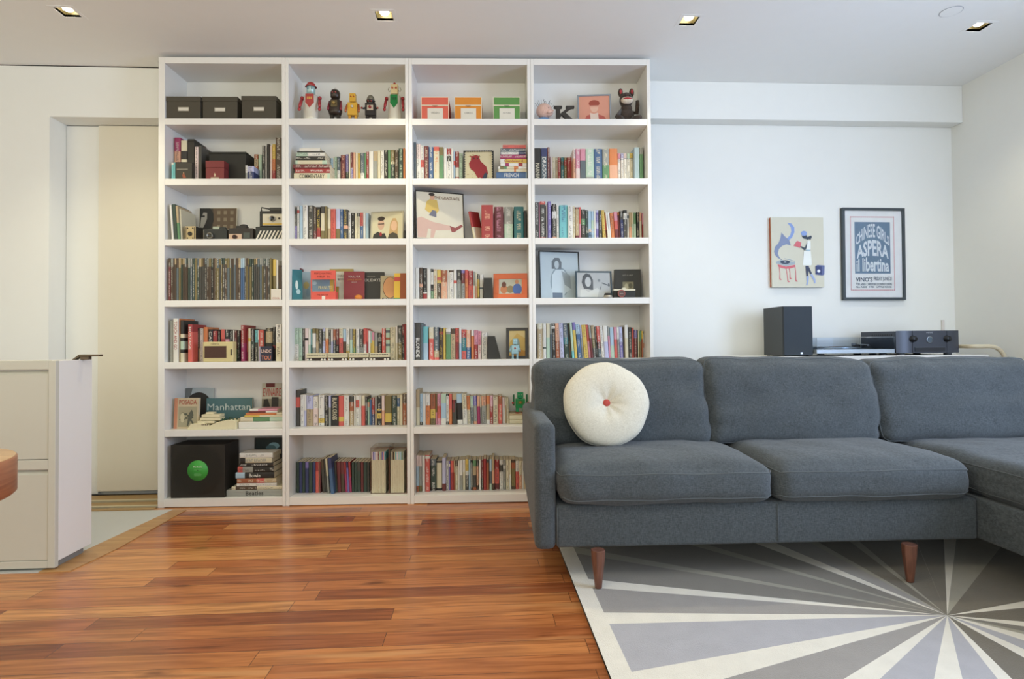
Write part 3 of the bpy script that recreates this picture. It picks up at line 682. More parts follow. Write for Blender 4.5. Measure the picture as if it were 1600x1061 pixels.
COLN = ['first', 'second', 'third', 'fourth']; ROWN = ['', 'top', 'second', 'third', 'fourth', 'fifth', 'sixth', 'bottom']
def place(c, r): return '%s shelf of the %s bookcase' % (ROWN[r], COLN[c])
def pc_(c, r, x, y, w, oy=None):
    return sh(OX[c]+x/SC8, (OY[r] if oy is None else oy)+y/SC8, w)

def book_mesh(t, d, h, bands, ink, hard=False, name='book'):
    """spine in the plane y=0 facing -y, thickness along x, height along z; bands = [(colour letter, top fraction, bottom fraction)]"""
    v = []; f = []; mi = []; cv = []; ik = []; uvs = []
    rs = min(t*.22, .003); cvt = .0016 if hard else .0007
    prof = [(-t/2, rs*1.2), (-t*.42, rs*.35), (-t*.2, 0), (t*.2, 0), (t*.42, rs*.35), (t/2, rs*1.2)]
    off = RN.random()*9
    def face(pts, m, c, uv=None, inkk=(0, 0, 0, 0)):
        o = len(v); v.extend(pts); f.append(tuple(range(o, o+len(pts)))); mi.append(m); cv.append(c); ik.append(inkk); uvs.append(uv or [(-1, 0)]*len(pts))
    for L, a, bb in bands:
        z1, z0 = h*(1-a), h*(1-bb); c = LINP[L]
        dark = sum(c[:3]) < .75
        if ink is None: inkc = (0, 0, 0, 0)
        elif ink == '*': inkc = ((.72, .68, .58) if dark else (.06, .05, .06))+(.6,)
        else: inkc = LINP[ink][:3]+(.75,)
        for i in range(5):
            (x0, y0), (x1, y1) = prof[i], prof[i+1]
            u0, u1 = x0/t+.5, x1/t+.5
            face([(x0, y0, z0), (x1, y1, z0), (x1, y1, z1), (x0, y0, z1)], 0, c, [(u0, z0+off), (u1, z0+off), (u1, z1+off), (u0, z1+off)], inkc)
        for s_ in (-1, 1):
            x = s_*t/2; q = [(x, rs*1.2, z0), (x, d, z0), (x, d, z1), (x, rs*1.2, z1)]
            face(q if s_ > 0 else q[::-1], 0, c)
    ct, cb = LINP[bands[0][0]], LINP[bands[-1][0]]
    pi = .0028 if hard else .0006
    # cover edges (top, bottom), and the page block
    for z, c in ((h, ct), (0, cb)):
        for s_ in (-1, 1):
            xa, xb = s_*t/2, s_*(t/2-cvt); face([(xa, rs*1.2, z), (xb, rs*1.2, z), (xb, d, z), (xa, d, z)], 0, c)
        face([(p[0], p[1], z) for p in prof]+[(t/2, .0035, z), (-t/2, .0035, z)], 0, c)
    for s_ in (-1, 1):
        xb = s_*(t/2-cvt); face([(xb, .003, 0), (xb, d, 0), (xb, d, h), (xb, .003, h)], 0, cb)
        face([(s_*t/2, d, 0), (xb, d, 0), (xb, d, h), (s_*t/2, d, h)], 0, cb)
    x = t/2-cvt; z0, z1 = pi, h-pi; ye = d-pi
    face([(-x, .003, z1), (x, .003, z1), (x, ye, z1), (-x, ye, z1)], 1, ct)
    face([(-x, ye, z0), (x, ye, z0), (x, ye, z1), (-x, ye, z1)], 1, ct)
    face([(-x, .003, z0), (x, .003, z0), (x, ye, z0), (-x, ye, z0)], 1, ct)
    me = bpy.data.meshes.new(name); me.from_pydata(v, [], f); me.materials.append(BOOK); me.materials.append(PAGES)
    me.polygons.foreach_set('material_index', mi)
    a1 = me.color_attributes.new('cover', 'FLOAT_COLOR', 'CORNER'); a2 = me.color_attributes.new('ink', 'FLOAT_COLOR', 'CORNER'); ul = me.uv_layers.new(name='spine')
    C1 = []; C2 = []; UU = []
    for k, p in enumerate(f):
        for j in range(len(p)): C1 += cv[k]; C2 += ik[k]; UU += uvs[k][j]
    a1.data.foreach_set('color', C1); a2.data.foreach_set('color', C2); ul.data.foreach_set('uv', UU)
    me.update(); return me

BOOKS = []       # (object, features, column, row, index)
def parse_bands(s):
    parts = s.split('/'); out = []; prev = 0.0; L = parts[0]
    for p in parts[1:]:
        fr = float(p[1:]); out.append((L, prev, fr)); L = p[0]; prev = fr
    out.append((L, prev, 1.0)); return out
def size_word(t): return 'slim ' if t < .0135 else ('thick ' if t > .027 else '')
def bdesc(bands, t, kind='book'):
    if len(bands) == 1: s = NAM[bands[0][0]]
    else:
        big = max(bands, key=lambda q: q[2]-q[1]); oth = [q for q in bands if q[0] != big[0]]
        s = NAM[bands[0][0]]+' and '+NAM[[q for q in bands if q[0] != bands[0][0]][0][0]] if oth else NAM[big[0]]
    return s
def books(c, r, data, oy=None, name='book', dep=None, winset=None, group=None):
    prev = -9; k = 0; zb = ZB[r]
    for ent in data.split(','):
        q = ent.split()
        if not q: continue
        bands = parse_bands(q[0]); x0, x1, yt = map(float, q[1:4]); opt = q[4:]
        lean = 0; ink = '*'; d = dep; txt = None; hard = False; w = winset; tc = 'w'
        for o in opt:
            if o[0] == 'L': lean = math.radians(float(o[1:]))
            elif o == 'n': ink = None
            elif o[0] == 'I': ink = o[1:]
            elif o[0] == 'D': d = float(o[1:])
            elif o[0] == 'W': w = float(o[1:])
            elif o == 'H': hard = True
            elif o[0] == 'T': txt = o[2:].replace('_', ' ')
            elif o[0] == 'C': tc = o[1]
        if d is None: 
            hh = pc_(c, r, x0, yt, .10, oy)[1]-zb; d = max(.105, min(.19, hh*.72))+RN.uniform(-.004, .004)
        ww = SD-.002-d-RN.uniform(0, .004) if w is None else w+RN.uniform(0, .003)
        ym = (yt+610)/2
        u0 = pc_(c, r, x0, ym, ww, oy)[0]; u1, _ = pc_(c, r, x1, ym, ww, oy); h = pc_(c, r, (x0+x1)/2, yt, ww, oy)[1]-zb
        u0 = max(u0, prev+.0004, UB[c][0]+.001); u1 = min(max(u1, u0+.003), UB[c][1]-.001)
        t = u1-u0; prev = u1
        if u1-u0 < .002: continue
        if txt: ink = None
        if t < .009 and ink == '*' and RN.random() < .4: ink = None
        h = h/max(.8, math.cos(lean))
        me = book_mesh(t*math.cos(lean) if lean else t, d, h, bands, ink, hard, name)
        o = bpy.data.objects.new(name, me); COL.objects.link(o)
        us = (u0+u1)/2-math.sin(lean)*h/2
        o.matrix_world = SHM(us, ww, zb+.0003+abs(math.sin(lean))*t/2) @ RY(lean)
        if txt:
            ld = len(txt)-len(txt.lstrip()); tr = len(txt)-len(txt.rstrip()); n_ = len(txt)
            tm = text_mb(txt.strip(), mat(PAL[tc], .6), w=h*.86*(n_-ld-tr)/n_, h=t*.6, bold=.01); q_ = obj('title', tm, o); q_.matrix_local = T(0, -.0006, h*(.93-.86*(ld+(n_-tr))/2/n_)) @ RY(math.pi/2)
        BOOKS.append([o, bands, t, c, r, k, 'stand', txt, name, lean]); k += 1
def stack(c, r, data, w=.03, oy=None, dep=.15, z0=None):
    z = ZB[r] if z0 is None else z0; k = 0
    for ent in data.split(','):
        q = ent.split()
        if not q: continue
        bands = parse_bands(q[0]); x0, x1, yt, yb = map(float, q[1:5]); opt = q[5:]
        ink = '*'; d = dep; txt = None; tc = 'w'; rz = 0
        for o in opt:
            if o == 'n': ink = None
            elif o[0] == 'D': d = float(o[1:])
            elif o[0] == 'T': txt = o[2:].replace('_', ' ')
            elif o[0] == 'C': tc = o[1]
            elif o[0] == 'R': rz = float(o[1:])
            elif o[0] == 'I': ink = o[1:]
        u0 = pc_(c, r, x0, yb, w, oy)[0]; u1 = pc_(c, r, x1, yb, w, oy)[0]; u1 = min(u1, UB[c][1]-.001); u0 = max(u0, UB[c][0]+.001)
        t = abs(pc_(c, r, x0, yt, w, oy)[1]-pc_(c, r, x0, yb, w, oy)[1]); L = u1-u0
        if txt: ink = None
        me = book_mesh(t, d, L, [(b_[0], b_[1], b_[2]) for b_ in bands], ink, False, 'book')
        o = bpy.data.objects.new('book', me); COL.objects.link(o)
        # lying down: local z -> u, thickness -> z ; top of the book (fraction 0) at the left
        o.matrix_world = SHM((u0+u1)/2, w+RN.uniform(0, .004), z+t/2+.0003) @ RZ(rz) @ T(L/2, 0, 0) @ RY(-math.pi/2)
        if txt:
            tm = text_mb(txt, mat(PAL[tc], .6), w=min(L*.7, t*.62*len(txt)*.62), h=t*.62, bold=.01); q_ = obj('title', tm, o); q_.matrix_local = T(0, -.0006, L*.5) @ RY(math.pi/2)
        z += t+.0004
        BOOKS.append([o, bands, t, c, r, k, 'stack', txt, 'book', 0]); k += 1
    return z

books(0, 2, 'w/T.1 108 135 415 n D.10 W.03,T 136 158 410 n D.10 W.03')
books(0, 2, 'P/h.3/P.6 145 225 85 D.16 W.085,c/k.25/c.45 232 312 122 D.16 W.085 n')
books(0, 2, 'q 415 460 205 D.17 W.05 Ik,K 463 505 190 D.17 W.05 n')
books(0, 2, 'm 507 537 205 D.12,w 540 556 222 D.12 n')
books(0, 2, 'w/s.5 1080 1108 450 D.09 W.03,u/B.4 1112 1190 460 D.09 W.03')
books(0, 2, 'O/n.15/O.4 1195 1247 305,e 1250 1298 308 n,k 1300 1342 190,w 1345 1361 188 n,k 1363 1398 168 n,q 1400 1432 188 n,y/o.4/r.7 1435 1475 170,d 1478 1556 85 H')
stack(1, 2, 'c/e.93 78 550 524 610 T=COMMENTARY Ck D.17,r 92 548 463 522 Iw D.18,m 62 545 406 462 D.18,e/c.07/e.85 96 512 353 405 n,k 100 486 301 352 D.15,e/w.4 106 480 250 300 D.15,k 118 478 238 249 n D.17,w 150 420 190 237 n D.12', w=.02)
books(1, 2, 'l 560 594 355,c/a.4 596 609 345 n,e 611 644 336,S/w.5 646 680 335,q/c.5 682 692 400 n,m 694 757 312 Ih,v/G.6 760 796 305,c 798 819 285 n,m/v.5 822 857 280,h 859 884 280 n,c 886 915 285 n,y 918 949 290,S/w.66 952 1000 286,g 1003 1029 285 n,r 1031 1060 270 Iw,w 1064 1120 265 n,n/s.3 1123 1172 262 n,c 1178 1217 256 n,w 1219 1262 250,k 1265 1312 246,g 1314 1349 246 n,a/c.36/G.43 1351 1401 246,d 1404 1450 246,G 1454 1514 228 Ie,o 1517 1538 222 n')
books(2, 2, 'S 45 83 145 n,q/w.4 88 144 165,w/R.4/w.6 148 186 185,m 190 249 195 Ic,b 252 311 206 Iw,R/c.12 316 390 204 Io,a/g.24 393 444 208 n,w 448 489 225 n,r/w.18/K.22/w.38 492 545 228,w 548 577 230 n,l/R.3/l.45 579 598 262 n,r/w.5/r.8 600 649 270 Iw,e 652 698 290')
stack(2, 2, 'w 1150 1543 590 612 n,b/l.97 1140 1543 508 588 T=FRENCH,c/o.55/c.62 1168 1543 466 506 n,w/a.06/g.2/c.3/o.55/w.7 1166 1541 430 465 n,w/P.18/w.32/r.68/w.84 1196 1541 387 429 n,w/y.18 1192 1541 332 386 T=Chandeleur_d Cr,P 1192 1534 276 331,B/w.02/B.7 1196 1532 239 275,S 1196 1531 193 238 Iw,R 1226 1531 146 192', w=.03)
books(3, 2, 'k 40 128 222 T=_____NARNIA Cc D.16 W.06,B/S.25 131 211 222 T=__DRAGON Cw D.16 W.06,m 214 243 212 W.06 D.16,q 250 271 335 n,c 274 320 342,c/n.1 323 350 346,r 352 389 346,t/G.15/t.3 391 433 346,a/r.1/a.3 435 470 346,r 473 530 346,q/h.3 533 583 232 W.05 D.17,p/q.6 586 641 232 Iw D.17,p/S.35 645 715 232 n D.17,e/s.85 719 825 231 Iw D.17,b 829 935 232 Ic D.17,s/g.5 939 1023 232 Ic D.17,o/h.5 1028 1136 230 n D.17,p/w.2 1139 1173 292,u/w.16/b.19/w.21 1181 1218 292,q/b.17/w.19 1222 1258 292,e/b.17/w.19 1262 1300 292,y/b.17/c.19 1304 1340 290,l 1360 1425 212 n H D.17,s/g.2 1429 1476 212 n H D.17')
# row 3
books(0, 3, 'w 95 122 190 L-4 n D.16 W.02,G 124 172 180 L-4 n D.16 W.02,n/g.5 176 205 200 n L-4 D.16 W.02,s 207 222 236 n L-3 D.17 W.03,c 224 240 240 n L-3 D.17 W.03')
books(1, 3, 'w 55 82 195 n,K/v.55 85 116 212,w/R.12/w.2 119 147 202,l 150 188 196 n,w 194 255 190,K 260 334 195 D.15,d/m.7 336 374 214,k/r.6/w.87 376 426 214 T=WALT_DISNEY_____ Cy D.15,K/c.2/a.7 428 480 206 n,a 483 511 205 n,c/n.6 514 555 234 n,R 558 626 240 Ir,u/a.6 629 682 240 n,b 685 725 242,K/h.5/K.6 728 782 246 Iy,w 785 828 284,k 831 875 293,c 877 906 300 n,K/c.12/k.9 909 945 294,R/b.45 948 985 290,w 988 1020 294 n,l 1023 1060 294 n')
books(2, 3, 'r 945 1100 188 D.18 W.05 H Ih,m 1113 1234 212 D.14 Ip,s/e.5 1246 1357 213 D.14 Iw,t 1373 1500 210 D.14 Ic,k 1506 1540 262 n D.14')
books(3, 3, 'K 54 100 150 Iw W.07,p 102 113 152 n,R/K.08/R.93 118 189 140 Iw W.07,w 193 214 190 n,v 218 262 140 Iu,k/w.2/K.4/h.9 276 330 175,w 333 363 192,T 372 481 190 Ib D.14,w 485 548 204,c 551 578 206,m/n.05/m.85 583 628 218 Ic,R/p.5 631 655 216 n,K/g.3/K.5 658 712 246,G 715 745 256,l 749 790 266 n,l/e.3/l.6 793 824 270 n,w 827 850 262 n,u/v.08/u.4/v.6 853 886 256,K 889 931 258,y 934 973 258 L-3,R/m.6 976 990 300 n L-3,w 992 1012 275 L-5 n,w 1014 1042 286 L-4 n,o 1046 1093 294 L-3,p/R.3/m.6 1096 1142 280 L-3 n,o/m.1 1145 1168 285 n L-3,K/B.3 1171 1212 264 L-2,k/w.1/K.3 1215 1262 255,w/S.1/w.2 1264 1286 288 n,n/h.5 1290 1325 286 n,c/e.4 1328 1348 288 n,g/e.4 1351 1380 288 n,k 1390 1420 280 Ic,h/c.3 1423 1453 288 n,p/r.4 1461 1498 294 n')
# row 4: long run of thin worn sleeves
rr = random.Random(11); x = 66; lst = []; pal4 = 'ddKaGdKkaKSkdGKadmd'
while x < 1412:
    wd_ = rr.choice((20, 24, 28, 32)); L = rr.choice(pal4); tp = rr.choice('nsaGnsSda')
    if 368 <= x < 392: L, tp = 'G', 'G'
    if 1012 <= x < 1040: L, tp = 'b', 'l'
    fr = rr.choice((.15, .2, .23))
    lst.append('%s/%s%.2f %d %d %d%s' % (tp, L, fr, x, x+wd_-1, rr.choice((94, 96, 99, 102)), '' if rr.random() < .3 else ' n')); x += wd_
books(0, 4, ','.join(lst), name='record_sleeve', dep=.235, winset=.008)
books(0, 4, 'y/a.4 1440 1482 114 n,w 1486 1512 118 n,d 1518 1550 190 n', name='record_sleeve', dep=.22, winset=.02)
books(2, 4, 'w 76 126 222 n,d/h.5/d.6 128 172 220,k/w.75/r.79 176 226 228 Is,w 229 276 236 n,k/w.1/k.5/g.7 279 311 238,c 315 360 242 Ir,y/R.25/y.35/d.45 363 411 246,O/h.4 415 493 254 Ic,w 497 518 254 n,w/d.02/w.08 521 577 248,w/R.35/w.45 580 618 250 n,K/s.35 622 678 248,v/m.1/s.45 681 725 254,R/o.3 728 767 250 Ir,r/R.5 770 835 262,s/w.5 838 859 272 n,c/h.5 861 889 285 n,k/y.2/k.9 892 918 305,w/S.5/w.57 922 968 312 n')
# row 5
books(0, 5, 's 89 125 95 n D.17 W.03,w 128 196 65 T=TOUCH_AND_GO____ Cr D.17 W.02,o/n.4 199 221 65 n D.17 W.03,k/c.33/k.42/e.5/k.7/c.78 224 268 88 n D.17 W.02,P/k.45 274 320 165 Ip D.15,r/R.2 324 381 142 T=HOSTAGE___ Cw D.17 W.03,k/K.5 386 440 190 T=YOUTH____ Cc,d/n.6 443 470 200,w 473 525 195 Is,o/R.4 529 579 178 n,k 582 650 206 T=CASH___ Cw,r/c.5 654 707 228,k/c.4 710 752 232,R/r.3 756 808 207 n,k/p.3 812 868 210 Iw,k/r.4 871 912 222 Iw,w 917 933 220 n,m/g.6 936 968 226,k 970 1008 222,r/P.5 1021 1066 152 Iw D.17,R/o.4/r.7 1069 1112 226 n,c/y.3/c.4 1116 1151 196 n,k/G.4/k.6 1154 1198 202 Iw,T/K.4 1202 1242 216,w/s.3 1245 1257 220 n,R/r.6 1260 1322 216 Iw,k 1326 1345 210 n,K/n.1/k.45 1349 1436 192 Ic,k/r.55/k.63 1440 1475 176,w/c.5 1480 1553 142 Ik W.02 D.17')
books(1, 5, 'e/w.5 80 137 188,e 141 184 192,K/k.5 187 218 198,q/k.3/q.37 221 265 196 n,w/e.5 268 295 198 n,T/t.5 297 317 206 n,a/w.15/s.6 320 362 196 n,a/n.4 365 400 202,K/S.6 403 450 210,u/S.1/u.4 453 487 190,c/o.33 490 531 190 Iw,K/s.5 534 562 210,w/u.4 565 590 206 n,O/k.35 593 628 206 Iw,m/k.5 631 669 200,c/R.3 672 720 196,l/d.4 723 762 205 n,w/c.5/y.7 765 808 200,s/e.35 811 846 202 n,a/g.6 849 890 205 Iy,w 894 935 200,K/s.6 939 989 204,R/w.5 992 1028 194 Ir,R/r.4 1031 1052 212 n,w 1055 1080 226 n,e/y.4 1082 1100 240 n,p/y.3 1102 1135 246 n,s/n.5 1138 1178 250 n,k/s.15/k.3 1181 1232 264,R 1235 1281 196 Iw,e/S.07/e.15/O.3/e.37/S.5/e.57 1285 1339 190 n,c 1343 1411 180,w/c.5 1414 1441 166 n,K/a.5 1444 1499 156 Iw,m/k.3 1502 1530 142,r 1532 1548 136 n')
books(2, 5, 'K 66 147 118 T=____BLONDE Cw D.17 W.05,S 150 168 128 n D.17 W.05,T/l.5 173 241 172 n D.15 W.07,c/R.35 254 316 182 Iw W.07,S/k.7/n.72/R.93 320 381 178 Iw W.07,k/r.1/d.2 385 440 194 Iy,y 443 473 188 n,w/s.1/g.18 478 539 200 n,d/n.18 542 600 196,R/r.45 603 646 190 Ik,w/l.5 651 681 186 n,R/r.1/t.28/R.72 684 742 208,h/b.6 745 803 216 Iw,w/o.2 812 846 216 n,p/r.5 849 898 218,p/q.5 900 943 230 Ir,w 948 1020 252')
books(3, 5, 'c/n.15 84 151 130 Iw W.07,w/G.68/w.72 155 196 130 n,c/e.4 200 246 130 n,s/S.3 249 270 134 n,k/w.08/k.15 273 318 130 L-1,h/O.5 320 371 130 L-1,u 360 424 125 L-2,S/t.4/G.6 428 488 130 L-3 W.09,k/d.5 490 518 134 L-3 n,e/T.8 521 552 115 L-4 n,v/y.22 555 592 115 L-4 n,l/b.3 596 650 140 L-4,u/s.4 653 676 152 L-4,y 680 735 150 L-5,R/p.5 738 768 148 L-5,s/m.4 771 798 152 L-5 n,n/a.4/K.7 801 842 155 L-4,k/K.6 845 868 175 L-4,R/m.5/S.7 871 912 170 L-4 Iw,w 915 953 162 L-4,w/u.5 956 1010 160 L-3 n,s/p.3 1013 1038 170 L-3 n,l/e.6 1041 1092 182 L-2 n,p/R.4 1095 1128 178 L-2 n,w/s.4 1131 1160 175 L-2,u/v.5 1163 1205 175 L-2,d/K.4 1208 1228 180 L-2 n,w/c.4 1231 1277 152 L-1 n,K 1281 1326 180 L-1,R 1329 1350 186 n,v/m.3 1353 1394 216,k 1396 1404 218 n,c 1406 1420 222 n,g/a.4 1423 1450 225 n,y/O.3 1453 1472 228 n,w/h.4/w.6 1476 1514 262 n')
# row 6
books(1, 6, 'K/R.2/K.48 84 156 165 n D.13,w 162 208 228,w/u.5 209 237 226 n,u/n.45 243 322 236,w/q.4 330 396 252,w/y.75/w.9 400 474 232,k 480 530 240,u/s.4 534 562 236 n,k 567 662 240 T=BLACK_CROSS__ Cc,R/y.7/R.85 666 729 242 n,w 733 801 236 Is,K/O.2/n.5 809 863 246 Iw,w 868 889 236 n,w/R.15/w.4 892 934 236,w 937 961 232 n,c/R.35 965 1010 235 n,K/s.2/K.5 1014 1040 252,g/h.1/e.3 1043 1073 288 n,b 1076 1100 288 n,r/B.6 1103 1140 262 Iw,s/n.5 1143 1169 256 n,k/y.45/k.5/y.6/k.78 1172 1230 240,q/h.5 1233 1268 236 n,a/y.6/d.9 1273 1362 240 n,G 1365 1431 236,c/b.1/c.38 1435 1469 232,c 1472 1506 226 n,d/O.3 1509 1555 220')
books(2, 6, 'n/c.5 80 131 158 n D.15,l/k.9 134 170 212,w 172 209 212 n,w/o.38 213 268 214,O/y.5/a.8 273 338 213 Id,a/p.6 341 362 214 n,p/R.4/p.8 365 409 212,e/l.3/w.8 413 479 216 n,k/w.06/k.9 482 516 220,R/o.5 519 557 214 n,n/k.2/K.3 560 620 213 T=__demons_____ Cr,l/k.3/w.85 623 690 214 n L-2,c/w.5 694 752 216 L-2,o/c.5 755 797 240 L-2,e/S.4 800 838 248 L-1,v/s.35/h.9 842 884 240 L-1,h/P.37 890 926 244 n L-1,c/s.4 928 946 250 L-1 n,h/s.35 949 1006 244 L-1,o/n.3/w.85 1010 1054 240 n,p/r.38 1057 1094 236 Iw,c 1097 1166 250 Ik,O/R.3 1170 1217 240 Ic,q/w.4 1220 1254 262 n L-1,c/n.3 1257 1274 265 n L-1,c 1277 1304 272 L-1')
zs_ = stack(2, 6, 'c 1314 1500 575 626 n D.12,c/n.9 1312 1500 515 574 n D.12,n 1310 1490 490 514 n D.12', w=.11)
stack(0, 6, 'w 990 1568 590 680 n D.14,c/g.3/e.7 1010 1566 532 589 n D.14,y/c.4 1068 1566 506 531 n D.14,o/c.85 1082 1560 476 505 n D.14,m/w.6 1120 1500 452 475 n D.13,w/p.3 1135 1500 425 451 n D.12', w=.035)
# row 7
stack(0, 7, 's 832 1570 744 830 T=Beatles Ck D.15,c/d.08/c.5 896 1562 700 742 D.15,w 962 1490 655 698 Is D.15,O/R.5/n.7 968 1488 590 652 Ic D.15,l/k.24 950 1456 510 586 T=Bowie Cw D.15,R/s.14/k.42 976 1450 432 508 D.15,k 1000 1442 380 428 Iw D.15,k/c.16 1010 1426 312 378 T=BEAT_READER Cs D.14,w 1002 1440 245 308 Is D.14', w=.035)
books(1, 7, 'G 110 144 355 n,B 146 185 352 n,G 187 222 352 n,v/B.2 225 270 354 n,G 272 319 356 n,B 322 359 354 n,r/R.3 362 400 352 n,h 402 411 352 n,m 413 429 350 n,d/K.3 440 478 318 n L-3 W.10,K 480 500 320 n L-3 W.10,c/s.5 503 530 312 n L-4 W.08,B/b.3 540 585 300 n L-5 W.06,B 587 600 350 n L-5,K/G.4 603 640 352 n L-3,m 644 690 352 n L-2,m/d.4 693 740 352 n L-2,r/P.4 743 770 352 n L-3,B/v.2 772 797 352 n L-3,r/P.5 800 828 352 n L-3,G 838 870 356 n,G 873 905 356 n,K/G.3 908 955 356 n,m 958 990 356 n,G 993 1038 356 n,K 1041 1070 356 n', name='notebook', dep=.145)
books(2, 7, 'q/l.3/O.84 86 122 140 n,q/s.3/a.84 124 160 142 n,w 164 201 142 n,R/w.02/R.1 205 265 136 Iw,S/G.2/k.9 272 350 190 Iw,k/c.06/k.93 354 425 214 n,u/m.78 430 476 170 n,w 479 512 212 Ik,v/w.1/v.2 514 535 214 n,R/r.4 539 581 212 n,n/O.4 583 600 214 n,d/c.2 602 634 206,w 639 658 210 n,w/s.5 661 695 205 n,w/c.4 698 733 200 n,y/w.38/K.52 736 775 192,l 778 802 196 n,k/s.1/d.9 804 830 204,g/n.2/K.5/O.9 833 877 205 n,k/h.2/d.85 880 906 206,w 911 943 196 n,m/k.6 946 969 200,r 972 1008 188 n,K/O.1/O.9 1011 1045 196 n,l/S.4/e.8 1051 1083 190 n,n/h.4/d.8 1086 1115 166 n,r/R.3/m.8 1119 1178 196,w/K.15/w.4 1186 1230 202,s/w.2/s.3 1233 1266 196,c 1269 1306 196,c/w.5 1311 1338 198 n,d/O.1/a.3/d.9 1342 1393 196 n,w/R.38 1396 1435 212,c/h.5 1439 1476 214,w 1480 1500 214 n,n 1503 1530 216 n', oy=695)

# ------------------------------------------------------------------ objects on the shelves
def item(c, r, x0, x1, yt, w, sc=SC8, oy=None, ox=None, yb=None):
    ox = OX[c] if ox is None else ox; oy = OY[r] if oy is None else oy
    ym = oy+(yt+20)/sc
    u0 = sh(ox+x0/sc, ym, w)[0]; u1 = sh(ox+x1/sc, ym, w)[0]; h = sh(ox+(x0+x1)/2/sc, oy+yt/sc, w)[1]-ZB[r]
    return (u0+u1)/2, u1-u0, h
def put(name, label, cat, c, r, uc, w, group=None, rz=0, dz=0, rx=0): return thing(name, label, cat, SHM(uc, w, ZB[r]+.0003+dz) @ RZ(rz) @ RX(rx), group)
def card_print(parent, name, w, h, shapes, y=-.0006, z0=0.0, base=None, label=None):
    """flat printed picture: list of (colour, polygon in 0..1 x 0..1 from bottom-left) layered a hair apart, one mesh"""
    b = MB()
    if base: b.quad([(-w/2, y, z0), (w/2, y, z0), (w/2, y, z0+h), (-w/2, y, z0+h)], mat(base, .6))
    for k, (c_, pts) in enumerate(shapes):
        b.add([(-w/2+p[0]*w, y-.00015*(k+1), z0+p[1]*h) for p in pts], [list(range(len(pts)))], mat(c_, .6))
    return obj(name, b, parent, label=label)
def ell(cx, cy, rx, ry, n=20, a0=0, a1=6.2832): return [(cx+rx*math.cos(a0+(a1-a0)*i/(n-1 if a1-a0 < 6.28 else n)), cy+ry*math.sin(a0+(a1-a0)*i/(n-1 if a1-a0 < 6.28 else n))) for i in range(n)]
def rect(x0, x1, y0, y1): return [(x0, y0), (x1, y0), (x1, y1), (x0, y1)]

# --- top shelf: dark storage boxes
DKB = mat('4a4438', .7, var=.04, name='dark_card')
for k, (x0, x1, lb) in enumerate(((14, 235, 'dark brown lidded storage box at the far left of the top shelf'), (245, 474, 'dark brown lidded storage box in the middle of three on top shelf'), (496, 722, 'dark brown lidded storage box on top shelf nearest the tin robots'))):
    uc, wd, h = item(0, 1, x0, x1, (122, 124, 119)[k], .0+.012*(k == 1), 4.1026)
    uc = max(uc, wd/2+.003); dep = .225
    t = put('storage_box', lb, 'box', 0, 1, uc, .008+.01*(k == 1), 'dark storage boxes on the top shelf')
    b = MB(); b.box(-wd/2+.003, wd/2-.003, .003, dep-.003, 0, h-.004, DKB); obj('box_body', b, t, bevel=.001)
    b = MB(); b.box(-wd/2, wd/2, 0, dep, h-.028, h, DKB); obj('lid', b, t, bevel=.0015)
    b = MB(); b.frame(-.033, .033, h*.34, h*.34+.026, .0005, .003, .003, mat('9a958a', .35, .8)); b.box(-.03, .03, .002, .003, h*.34+.002, h*.34+.024, mat('d8d2c4', .7)); obj('label_holder', b, t, label='metal holder with a pale card')

